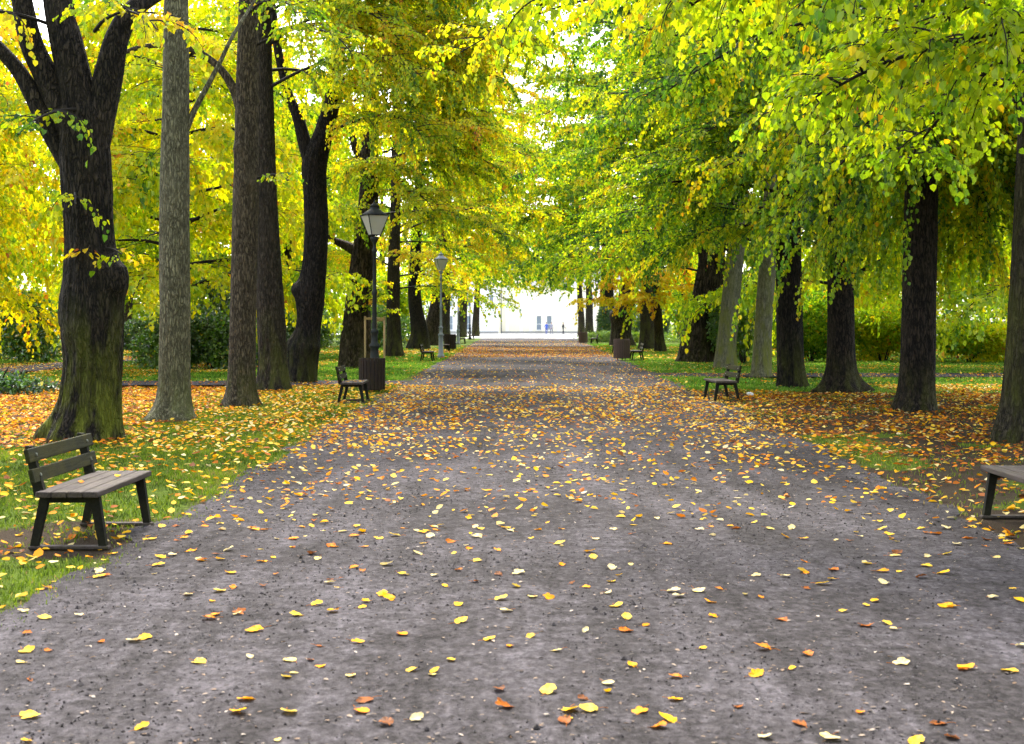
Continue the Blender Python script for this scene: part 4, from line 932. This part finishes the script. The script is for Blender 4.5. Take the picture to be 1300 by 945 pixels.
wl = [(x, .8, .55, 2.25) for x in (2.35, 3.95, 10.4, 13.2, 16.0, 18.8)] + [(x, .8, 4.3, 1.9) for x in (10.4, 13.2, 16.0, 18.8)]
wall_with(-3.6, 21, 7.2, 0, wl, 'wall', M['facade'])
wl2 = [(-5.0, .7, 4.2, 1.8), (-8.6, .9, .6, 2.2), (-11.4, .9, .6, 2.2), (-8.6, .9, 4.2, 1.8), (-11.4, .9, 4.2, 1.8), (-14.2, .9, .6, 2.2)]
wall_with(-16.5, -3.9, 7.4, -1.2, wl2, 'wing_wall', M['facade_white'])
def window(x, w, z, h, y):
    g = Geo(); b = .07
    for cx, cz, sx, sz in ((x - w / 2 + b / 2, z + h / 2, b, h), (x + w / 2 - b / 2, z + h / 2, b, h), (x, z + b / 2, w - 2 * b, b), (x, z + h - b / 2, w - 2 * b, b), (x, z + h * .42, w - 2 * b, b)): g.box((cx, y + .17, cz), (sx, .09, sz))
    f = g.build('window', M['window_frame'], bt)
    g = Geo(); g.box((x, y + .20, z + h / 2), (w - 2 * b + .01, .012, h - 2 * b + .01)); g.build('pane', M['window_glass'], f)
    g = Geo(); g.box((x, y - .05, z - .05), (w + .2, .22, .08)); g.build('sill', M['window_frame'], f)
for (x, w, z, h) in wl: window(x, w, z, h, 0)
for (x, w, z, h) in wl2: window(x, w, z, h, -1.2)
g = Geo(); g.box((8.7, -.04, .15), (24.55, .07, .45)); g.box((-10.2, -1.24, .15), (12.5, .07, .45)); g.build('plinth', M['plinth'], bt)
g = Geo(); g.box((-3.75, 4, 3.6), (.3, 9.6, 7.2)); g.box((8.7, 9, 3.5), (24.6, .3, 7)); g.box((21.2, 4.5, 3.5), (.3, 9, 7)); g.box((-16.7, 4, 3.5), (.3, 10, 7)); g.box((-10.3, 9, 3.5), (12.5, .3, 7)); g.build('side_wall', M['facade'], bt)
g = Geo(); g.box((8.7, -.15, 7.33), (25.2, .7, .25)); g.box((-10.2, -1.35, 7.53), (13.2, .7, .25)); g.build('cornice', M['facade_white'], bt)
g = Geo()
for x0, x1, y0, y1, z in ((-4, 21.6, -.6, 9.6, 7.46), (-17, -3.7, -1.8, 9.6, 7.66)):
    ym = (y0 + y1) / 2; g.add([[x0, y0, z], [x1, y0, z], [x1, y1, z], [x0, y1, z], [x0 + 2, ym, z + 3.2], [x1 - 2, ym, z + 3.2]], [[0, 1, 5, 4], [2, 3, 4, 5]]); n0 = g.nv - 6
    g.f.append((np.array([[1, 2, 5], [3, 0, 4]], np.int32) + n0, 0, np.zeros(2, np.float32)))
g.build('roof', M['roof'], bt)
for x in (-2.6, -.4, 1.1, 5.4, 8.8, 11.8, 14.6, 17.4, 20.4): g = Geo(); g.box((x, -.035, 3.79), (.42, .066, 6.8)); g.build('pilaster', M['facade_white'], bt)
g = Geo(); g.tube(np.array([[-3.5, -.08, 0], [-3.5, -.08, 7.0]]), .06, 8); g.build('downpipe', M['lamp_grey'], bt, True)
# people far off in front of it
def person(label, x, y, rz, top_c, leg_c, stride, seed, arm=0.15):
    import bmesh
    J = {}; E = []; rad = {}
    def v(n, p, r): J[n] = (len(J), p); rad[n] = r
    v('pel', (0, 0, .95), .14); v('belly', (0, .01, 1.12), .135); v('chest', (0, .0, 1.32), .15); v('neck', (0, .0, 1.48), .06); v('hb', (0, -.01, 1.56), .075); v('hm', (0, -.02, 1.64), .095); v('ht', (0, -.01, 1.72), .07)
    E += [('pel', 'belly'), ('belly', 'chest'), ('chest', 'neck'), ('neck', 'hb'), ('hb', 'hm'), ('hm', 'ht')]
    for sgn, nm in ((-1, 'l'), (1, 'r')):
        st = stride * sgn
        v(nm + 'hip', (.10 * sgn, 0, .88), .095); v(nm + 'knee', (.11 * sgn, -st * .5 - .02, .48), .062); v(nm + 'ank', (.11 * sgn, -st + .02, .09), .042); v(nm + 'toe', (.12 * sgn, -st - .15, .035), .035)
        v(nm + 'sho', (.19 * sgn, 0, 1.40), .065); v(nm + 'elb', (.24 * sgn, st * .4 + .03, 1.12), .045); v(nm + 'wri', (.25 * sgn, st * .6 - .04 - arm, .88 + arm * .4), .03); v(nm + 'palm', (.25 * sgn, st * .6 - .06 - arm, .80 + arm * .4), .032)
        E += [('pel', nm + 'hip'), (nm + 'hip', nm + 'knee'), (nm + 'knee', nm + 'ank'), (nm + 'ank', nm + 'toe'), ('chest', nm + 'sho'), (nm + 'sho', nm + 'elb'), (nm + 'elb', nm + 'wri'), (nm + 'wri', nm + 'palm')]
        for k in range(5):
            p = J[nm + 'palm'][1]; q = (p[0] + (-.02 if k else -.03) * sgn * (1 if k else 1), p[1] + (.012 * (k - 2.5) if k else -.04), p[2] - (.075 - .008 * abs(k - 2) if k else .035)); v(nm + 'f%d' % k, q, .009); E.append((nm + 'palm', nm + 'f%d' % k))
    me = bpy.data.meshes.new('person'); me.from_pydata([p for _, p in J.values()], [(J[a][0], J[b][0]) for a, b in E], [])
    o = bpy.data.objects.new('person', me); C.objects.link(o)
    o.modifiers.new('s', 'SKIN'); sv = me.skin_vertices[0].data
    for n, (i, p) in J.items(): sv[i].radius = (rad[n], rad[n] * (.75 if n in ('chest', 'belly', 'pel') else 1)); sv[i].use_root = n == 'pel'
    ss = o.modifiers.new('u', 'SUBSURF'); ss.levels = 1; ss.render_levels = 1
    dg = bpy.context.evaluated_depsgraph_get(); m2 = bpy.data.meshes.new_from_object(o.evaluated_get(dg)); o.modifiers.clear(); o.data = m2; bpy.data.meshes.remove(me)
    m2.materials.clear()
    for m in (simple('jacket_%d' % seed, top_c, .8, .1), simple('trousers_%d' % seed, leg_c, .85, .1), simple('skin_%d' % seed, (.55, .36, .28), .6, .05), simple('shoe_%d' % seed, (.03, .03, .03), .5, .1)): m2.materials.append(m)
    for p in m2.polygons:
        c = p.center; p.use_smooth = True
        p.material_index = 2 if c.z > 1.49 or (abs(c.x) > .2 and c.z < .90 + arm * .4) else 3 if c.z < .08 else 1 if c.z < .93 and abs(c.x) < .2 else 0
    o.location = (x, y, .012); o.rotation_euler[2] = rz; tag(o, label, 'person', 'people by the far building')
    r = np.random.default_rng(seed); g = Geo()
    th = np.linspace(0, np.pi * .62, 7)[:, None]; ph = np.arange(12)[None] * 2 * np.pi / 12
    V = np.stack([.098 * np.sin(th) * np.cos(ph), .02 + .105 * np.sin(th) * np.sin(ph) - .015, 1.655 + .105 * np.cos(th) + .03 * np.sin(ph) * np.sin(th)], -1) ; i = np.arange(6)[:, None] * 12; j = np.arange(12)[None]
    keep = np.ones((6, 12), bool); keep[3:, 7:11] = False
    f = np.stack([i + j, i + 12 + j, i + 12 + (j + 1) % 12, i + (j + 1) % 12], -1)[keep]; g.add(V.reshape(-1, 3), f); g.build('hair', simple('hair_%d' % seed, (.05, .035, .025), .7), o, True)
    return o
person('person in a blue jacket and blue trousers standing by the tall window', 3.25, 198, 2.8, (.05, .10, .45), (.06, .09, .30), .12, 1)
person('person in grey clothes walking next to the one in blue', 4.0, 199, .4, (.25, .26, .32), (.16, .17, .22), .2, 2)
person('person in a black coat right of the two others', 5.6, 196, 1.9, (.02, .02, .025), (.03, .03, .04), .15, 3)
# ------------------------------------------------------------------ grass and fallen leaves
def frustum(X, Y, m=1.06): return (np.abs(X + (VX - 650) * 0 - (650 - VX) * Y / F) < 650 * Y / F * m + .5)
def zone_turf(X, Y): return turf(X, Y)
def is_path(X, Y): return (X > path_left(Y)) & (X < path_right(Y))
def is_side(X, Y): return (cross_left(X, Y) | cross_right(X, Y)) | ((X > -21 + 1.5 * NZ(Y * .05, Y * 0)) & (X < -18.6 + 1.5 * NZ(Y * .05, Y * 0)) & (Y > 45))

def make_grass(name, label, n, x0, x1, y0, y1, hgt, wid, seed, power=1.0):
    r = np.random.default_rng(seed)
    Y = y0 + (y1 - y0) * r.random(n) ** power; X = r.uniform(x0, x1, n)
    patch = NZ.fbm(X * 1.1, Y * 1.1, 3)
    fuzz = .12 * r.normal(0, 1, n)
    # the turf creeps raggedly a few centimetres onto the path
    onp = (X > path_left(Y) + .22 * r.random(n) ** 2.2) & (X < path_right(Y) - .22 * r.random(n) ** 2.2)
    k = (~onp) & (~is_side(X, Y)) & frustum(X, Y) & (r.random(n) < np.clip(zone_turf(X, Y) * 1.15 + 2.3 * (patch - .52) + fuzz, 0, 1) ** 1.3)
    X, Y, patch = X[k], Y[k], patch[k]; n = len(X)
    Z = ground_z(X, Y) - .005; a = r.uniform(0, 6.28, n); h = hgt * r.uniform(.5, 1.3, n) * (.7 + .7 * NZ3.fbm(X * 3, Y * 3, 2)); w = wid * r.uniform(.7, 1.3, n); ln = r.uniform(.1, .7, n); b = r.uniform(0, 6.28, n)
    P = np.stack([X, Y, Z], -1); S = np.stack([np.cos(a), np.sin(a), 0 * a], -1) * w[:, None] / 2; D = np.stack([np.cos(b) * ln, np.sin(b) * ln, np.ones(n)], -1)
    mid = P + D * (h * .55)[:, None]; D2 = D.copy(); D2[:, 2] = .55; tip = mid + D2 * (h * .5)[:, None]
    V = np.stack([P - S, P + S, mid + S * .8, mid - S * .8, tip], 1); q = np.arange(n)[:, None] * 5
    t = np.clip(.38 + 1.0 * (patch - .5) + .5 * (NZ3.fbm(X * 4, Y * 2, 2) - .5) + r.normal(0, .17, n) + .5 * (r.random(n) < .11), 0, 1)
    g = Geo(); g.add(V.reshape(-1, 3), q + np.array([[0, 1, 2, 3]]), 0, t); g.f.append(((q + np.array([[3, 2, 4]])).astype(np.int32), 0, t.astype(np.float32)))
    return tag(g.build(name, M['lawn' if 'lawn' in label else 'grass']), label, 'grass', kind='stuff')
make_grass('grass', 'short mossy grass along the near left edge of the path', 330000, -9.5, -2.7, 5.5, 30, .045, .009, 401, .9)
make_grass('grass', 'grass under the trees left of the path before the side path', 120000, -15, -3.0, 24, 38, .06, .018, 402)
make_grass('grass', 'sparse grass among the leaves under the right-hand trees', 80000, 3.6, 16, 8, 36, .05, .012, 403)
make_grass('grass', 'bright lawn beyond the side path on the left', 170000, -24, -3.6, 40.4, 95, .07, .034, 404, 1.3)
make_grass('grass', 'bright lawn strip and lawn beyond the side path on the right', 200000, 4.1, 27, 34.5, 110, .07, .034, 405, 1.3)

LEAFSTATE = []
def litter_density(X, Y):
    """relative cover of fallen leaves, leaves per square metre"""
    n = NZ2.fbm(X * .45, Y * .30, 3); n2 = NZ.fbm(X * 1.7, Y * 1.7, 2)
    p = is_path(X, Y); c = .5 * (path_left(Y) + path_right(Y)); u = np.abs(X - c) / 3.6
    d = 10 + 22 * sstep(8.5, 15, Y) + 36 * sstep(14.5, 24, Y)
    d = d * (.60 + .55 * u ** 2)
    d = np.where(Y > 36.5 + 2 * (n - .5), 7 + 4 * u, d); d = np.where(Y > 48, 3 + 4 * u, d); d = np.where((Y > 67) & (Y < 96), 42, d); d = np.where(Y > 98, 8, d)
    left = X < 0; e = np.where(left, path_left(Y) - X, X - path_right(Y))
    dl = 34 + 30 * sstep(15, 26, Y) + 150 * sstep(2.2, 5.5, e + 2 * (n - .5)) * sstep(15, 22, Y)
    dl = np.where(Y > 40, 2.0 + 5 * (n > .58), dl); dl = np.where((Y > 54) & (Y < 60) & (X < -8), 40, dl); dl = np.where((Y > 47) & (Y < 51) & (X < -10), 60, dl); dl = np.where((Y > 76) & (Y < 84), 20, dl); dl = np.where((Y > 40) & (Y < 46) & (X < -12), 50, dl)
    dr = 42 + 42 * sstep(12, 20, Y) ; dr = np.where(Y > 34.5, 6, dr); dr = np.where(Y > 47, 3 + 6 * (n > .55), dr); dr = np.where((Y > 30) & (X > 9.5) & (Y < 38), 130, dr)
    dr = np.where((Y > 47) & (Y < 55) & (X > 9) & (n > .5), 30, dr)
    o = np.where(left, dl, dr)
    o = np.where(is_side(X, Y), 14, o)
    d = np.where(p, d * (.45 + 1.1 * n), o * (.5 + 1.0 * n) )
    return d * (.35 + 1.3 * np.clip(n2 * 2 - .5, 0, 1))
def scatter(x0, x1, y0, y1, seed, dmax=260):
    r = np.random.default_rng(seed); n = int((x1 - x0) * (y1 - y0) * dmax)
    X = r.uniform(x0, x1, n); Y = r.uniform(y0, y1, n)
    k = frustum(X, Y); X, Y = X[k], Y[k]; k = r.random(len(X)) * dmax < litter_density(X, Y); return X[k], Y[k]
def leaf_frames(X, Y, r, lift=.012, tilt=.22):
    n = len(X); p = is_path(X, Y)
    Z = np.where(p | is_side(X, Y), .014, ground_z(X, Y) + .012 + .02 * (turf(X, Y) > .4)) + lift * r.random(n)
    a = r.uniform(0, 6.28, n); A = np.stack([np.cos(a), np.sin(a), r.normal(0, .16, n)], -1)
    Nn = np.stack([r.normal(0, tilt, n), r.normal(0, tilt, n), np.ones(n)], -1)
    return np.stack([X, Y, Z], -1), A, norm(Nn)
def leaf_tints(X, Y, r):
    n = len(X); u = r.random(n)
    t = np.where(u < .15, r.uniform(0, .12, n), np.where(u < .54, r.uniform(.18, .46, n), np.where(u < .82, r.uniform(.48, .68, n), r.uniform(.7, 1, n))))
    deep = ((X < 0) & (path_left(Y) - X > 2.6) & (Y < 38) & (Y > 18)) | ((Y > 66) & (Y < 100) & is_path(X, Y))
    t = np.where(deep & (r.random(n) < .75), np.clip(t + .30, .42, .92), t)
    rightdeep = (X > 0) & (X - path_right(Y) > .2) & (Y < 36)
    return np.where(rightdeep & (r.random(n) < .48), r.uniform(.75, 1, n), t)
def litter(name, label, box, seed, size, skip=None, lift=.012, ymin=None):
    X, Y = scatter(*box, seed); r = np.random.default_rng(seed + 1)
    if skip is not None: k = ~skip(X, Y); X, Y = X[k], Y[k]
    P, A, Nn = leaf_frames(X, Y, r, lift); n = len(X); g = Geo()
    leaf_quads(g, P, A, Nn, size * r.uniform(.4, 1.4, n), leaf_tints(X, Y, r), 0, fold=r.uniform(-.05, .26, n), curl=r.uniform(-.45, .2, n), width=.95)
    return tag(g.build(name, M['fallen']), label, 'fallen leaves', kind='stuff')
# the 300 nearest leaves are single things
X, Y = scatter(-4.2, 6.0, 5.4, 19, 501); r = np.random.default_rng(77)
o_ = np.argsort(Y); X, Y = X[o_], Y[o_]
inview = np.abs(X * F / Y + VX - 650) < 655; pv = is_path(X, Y) & inview
sel = np.where(pv)[0][:300]; YCUT = Y[sel[-1]]
meshes = []
def real_leaf(seed, k, tint):
    """one dry leaf with an uneven outline, a midrib crease and curled edges, 9 cm long"""
    r = np.random.default_rng(seed); n = 22; a = np.arange(n) * 2 * np.pi / n; g = Geo()
    base = np.where(np.cos(a) > 0, .5 + .08 * np.cos(a) ** 6, .46 - .05 * np.cos(a) ** 2)           # heart-shaped
    if k == 1: base = .36 + .17 * np.abs(np.cos(2.5 * a)) ** .8                                          # lobed
    rad = base * (1 + r.normal(0, .05, n)); rad[int(r.integers(0, n))] *= .72                                # a torn notch
    wy = (.86, .95, .70, .80)[k]; S = .088
    O = np.stack([rad * np.cos(a), wy * rad * np.sin(a)], -1); rings = [0, .5, 1.0]
    c1, c2, tw = r.uniform(.05, .45), r.uniform(-.15, .55), r.uniform(-.5, .5)
    def lift(p): return .12 * np.abs(p[:, 1]) + c1 * p[:, 1] ** 2 + c2 * p[:, 0] ** 2 * np.sign(p[:, 0] + .2) + tw * p[:, 0] * p[:, 1]
    V = [[0, 0, 0]]
    for q in rings[1:]:
        p = O * q; z = lift(p) + r.normal(0, .012, n) * q; V += [[x, y, zz] for (x, y), zz in zip(p, z)]
    V = np.array(V) * S; V[:, 2] -= V[:, 2].min(); j = np.arange(n); kk = (j + 1) % n
    g.add(V, np.stack([1 + j, 1 + n + j, 1 + n + kk, 1 + kk], -1), 0, np.clip(tint + r.normal(0, .05, n), 0, 1)); 
    g.f.append((np.stack([0 * j, 1 + j, 1 + kk], -1).astype(np.int32), 0, np.full(n, tint, np.float32)))
    return g
CLS = [('cream', (.02, .10), 'pale cream'), ('yellow', (.22, .40), 'bright yellow'), ('orange', (.50, .66), 'orange'), ('brown', (.76, .95), 'dark brown')]
for ci, (cn, (a0, a1), word) in enumerate(CLS):
    for k in range(4):
        g = real_leaf(100 + 4 * ci + k, k, a0 + (a1 - a0) * k / 3)
        g.tube(np.array([[-.036, 0, .003], [-.055, .004, .006], [-.078, .012, .004]]), .0012, 4, 0, tint=.75)
        o = g.build('fallen_leaf', M['fallen']); meshes.append((ci, o.data)); bpy.data.objects.remove(o)
for i in sel:
    u = r.random(); ci = 0 if u < .24 else 1 if u < .56 else 2 if u < .80 else 3
    me = meshes[ci * 4 + int(r.integers(0, 4))][1]
    o = bpy.data.objects.new('fallen_leaf', me); C.objects.link(o); s = r.uniform(.45, 1.1)
    o.location = (float(X[i]), float(Y[i]), .012 + .004 * float(r.random())); o.rotation_euler = (float(r.normal(0, .13)), float(r.normal(0, .13)), float(r.uniform(0, 6.28))); o.scale = (s, s, s)
    where = 'nearest the viewer' if Y[i] < 8 else 'on the left half of the bare path' if X[i] < -.2 else 'on the right half of the bare path'
    tag(o, CLS[ci][2] + ' fallen leaf lying ' + ('on the bare path ' if 'nearest' in where else '') + where, 'leaf', 'single leaves scattered on the near path')
litter('fallen_leaves', 'yellow and orange leaves strewn over the path', (-5, 6.5, 5.4, 130), 502, .066, lambda x, y: (~is_path(x, y)) | (y < YCUT))
litter('fallen_leaves', 'carpet of yellow and rust leaves under the left-hand trees', (-22, -2.5, 5.4, 62), 503, .070, lambda x, y: is_path(x, y), .02)
litter('fallen_leaves', 'dense yellow and brown leaves under the right-hand trees', (3.2, 22, 5.4, 62), 504, .070, lambda x, y: is_path(x, y), .02)
litter('fallen_leaves', 'leaves on the far lawns', (-28, 28, 62, 100), 505, .11, lambda x, y: is_path(x, y), .02)
# crumbs of bark, twigs and stalks on the path
r = np.random.default_rng(601); n = 8000; X = r.uniform(-3.2, 4.2, n); Y = 5.4 + 22 * r.random(n) ** 1.4; k = is_path(X, Y) & frustum(X, Y); X, Y = X[k], Y[k]; n = len(X)
a = r.uniform(0, 6.28, n); A = np.stack([np.cos(a), np.sin(a), 0 * a], -1); g = Geo()
leaf_quads(g, np.stack([X, Y, .014 + .004 * r.random(n)], -1), A, np.tile([0, 0, 1.0], (n, 1)) + r.normal(0, .12, (n, 3)), r.uniform(.010, .035, n), np.clip(r.normal(.5, .25, n), 0, 1), 0, width=r.uniform(.2, .8, n)[:, None, None], fold=.08)
tag(g.build('debris', leaf_material('crumbled_litter', [(0, (.035, .028, .024)), (.4, (.08, .06, .05)), (.6, (.20, .13, .08)), (1, (.38, .32, .26))], .05, .02)), 'crumbs of dead leaf, bark and stalks on the path', 'debris', kind='stuff')
# small stones and clods trodden loose on the path
r = np.random.default_rng(611); n = 26000; X = r.uniform(-3.3, 4.4, n); Y = 5.4 + 20 * r.random(n) ** 1.3; keep = is_path(X, Y) & frustum(X, Y) & (NZ3.fbm(X * 1.2, Y * .6, 3) + r.normal(0, .12, n) > .44); X, Y = X[keep], Y[keep]; n = len(X)
s_ = r.uniform(.003, .010, n) * (1 + 1.2 * (r.random(n) < .06)); O8 = np.array([[1, 0, 0], [0, 1, 0], [-1, 0, 0], [0, -1, 0], [0, 0, .7], [0, 0, -.7]]); an_ = r.uniform(0, 6.28, n)
V = O8[None] * r.uniform(.6, 1.3, (n, 6, 1)) * s_[:, None, None]; V = rot_z(V, an_[:, None]); V += np.stack([X, Y, np.full(n, .012)], -1)[:, None]
g = Geo(); tri = np.array([[0, 1, 4], [1, 2, 4], [2, 3, 4], [3, 0, 4], [1, 0, 5], [2, 1, 5], [3, 2, 5], [0, 3, 5]]); g.add(V.reshape(-1, 3), (np.arange(n)[:, None, None] * 6 + tri[None]).reshape(-1, 3), 0, np.repeat(np.clip(r.normal(.45, .22, n), 0, 1), 8))
gm, nt = mat('loose_stones'); p_ = principled(nt, .9, .1); a_ = N(nt, 'ShaderNodeAttribute', attribute_name='tint'); r_ = ramp(nt, [(0, (.010, .008, .007)), (.5, (.055, .048, .050)), (1, (.20, .18, .18))]); L(nt, a_, 'Fac', r_, 'Fac'); L(nt, r_, 'Color', p_, 'Base Color')
tag(g.build('gravel', gm), 'loose small stones and clods on the path', 'gravel', kind='stuff')
# leaves lying on the bench seats
r = np.random.default_rng(88); k = 0
spots = [(-3.30, 11.2), (-3.45, 10.75)] + [(-3.62 + q * .4, 29.5 + w * 1.1) for q, w in r.uniform(-.45, .5, (9, 2))]
for (x, y) in spots:
    o = bpy.data.objects.new('fallen_leaf', meshes[int(r.integers(4, 12))][1]); C.objects.link(o); o.location = (x, y, .014 + .440); o.rotation_euler = (0, 0, float(r.uniform(0, 6))); o.scale = (.75, .75, .75)
    tag(o, 'leaf lying on the seat of the nearest left bench' if y < 15 else 'leaf lying on the seat of the bench before the near lamp', 'leaf', 'leaves on bench seats')
# ------------------------------------------------------------------ camera, light
cam = bpy.data.cameras.new('Camera'); co = bpy.data.objects.new('Camera', cam); C.objects.link(co); scene.camera = co
co.location = (0, 0, H); co.rotation_euler = (R(90), 0, 0)
cam.sensor_width = 36; cam.lens = F / 1300 * 36; cam.clip_end = 4000; cam.clip_start = .1
cam.shift_x = (650 - VX) / 1300; cam.shift_y = (HY - 472.5) / 1300
cam.dof.use_dof = True; cam.dof.focus_distance = 19; cam.dof.aperture_fstop = 5.0
SUN_EL, SUN_DIR = 50, (-.22, .97)
w = bpy.data.worlds.new('World'); scene.world = w; w.use_nodes = True; nt = w.node_tree
sky = nt.nodes.new('ShaderNodeTexSky'); sky.sky_type = 'NISHITA'; sky.sun_disc = False
sky.sun_elevation = R(SUN_EL); sky.sun_rotation = math.atan2(SUN_DIR[0], SUN_DIR[1]); sky.dust_density = 3.0; sky.air_density = 1.0; sky.ozone_density = .6
bg = nt.nodes['Background']; bg.inputs['Strength'].default_value = .15
hs = nt.nodes.new('ShaderNodeHueSaturation'); hs.inputs['Saturation'].default_value = .45; nt.links.new(sky.outputs[0], hs.inputs['Color']); nt.links.new(hs.outputs[0], bg.inputs[0])
sun = bpy.data.lights.new('Sun', 'SUN'); so = bpy.data.objects.new('Sun', sun); C.objects.link(so); sun.energy = 1.5; sun.angle = R(14); sun.color = (1, .95, .87)
d = Vector((SUN_DIR[0], SUN_DIR[1], math.tan(R(SUN_EL)) * math.hypot(*SUN_DIR))).normalized()
so.rotation_euler = d.to_track_quat('Z', 'Y').to_euler(); so.location = (-20, -10, 30)
vs = scene.view_settings; vs.view_transform = 'Standard'; vs.look = 'None'; vs.gamma = 1; vs.use_curve_mapping = False; vs.exposure = 2.5
cy = scene.cycles; cy.max_bounces = 8; cy.diffuse_bounces = 6; cy.glossy_bounces = 2; cy.transmission_bounces = 6; cy.transparent_max_bounces = 8
cy.use_adaptive_sampling = True; cy.adaptive_threshold = .02; cy.sample_clamp_indirect = 6; cy.caustics_reflective = False; cy.caustics_refractive = False
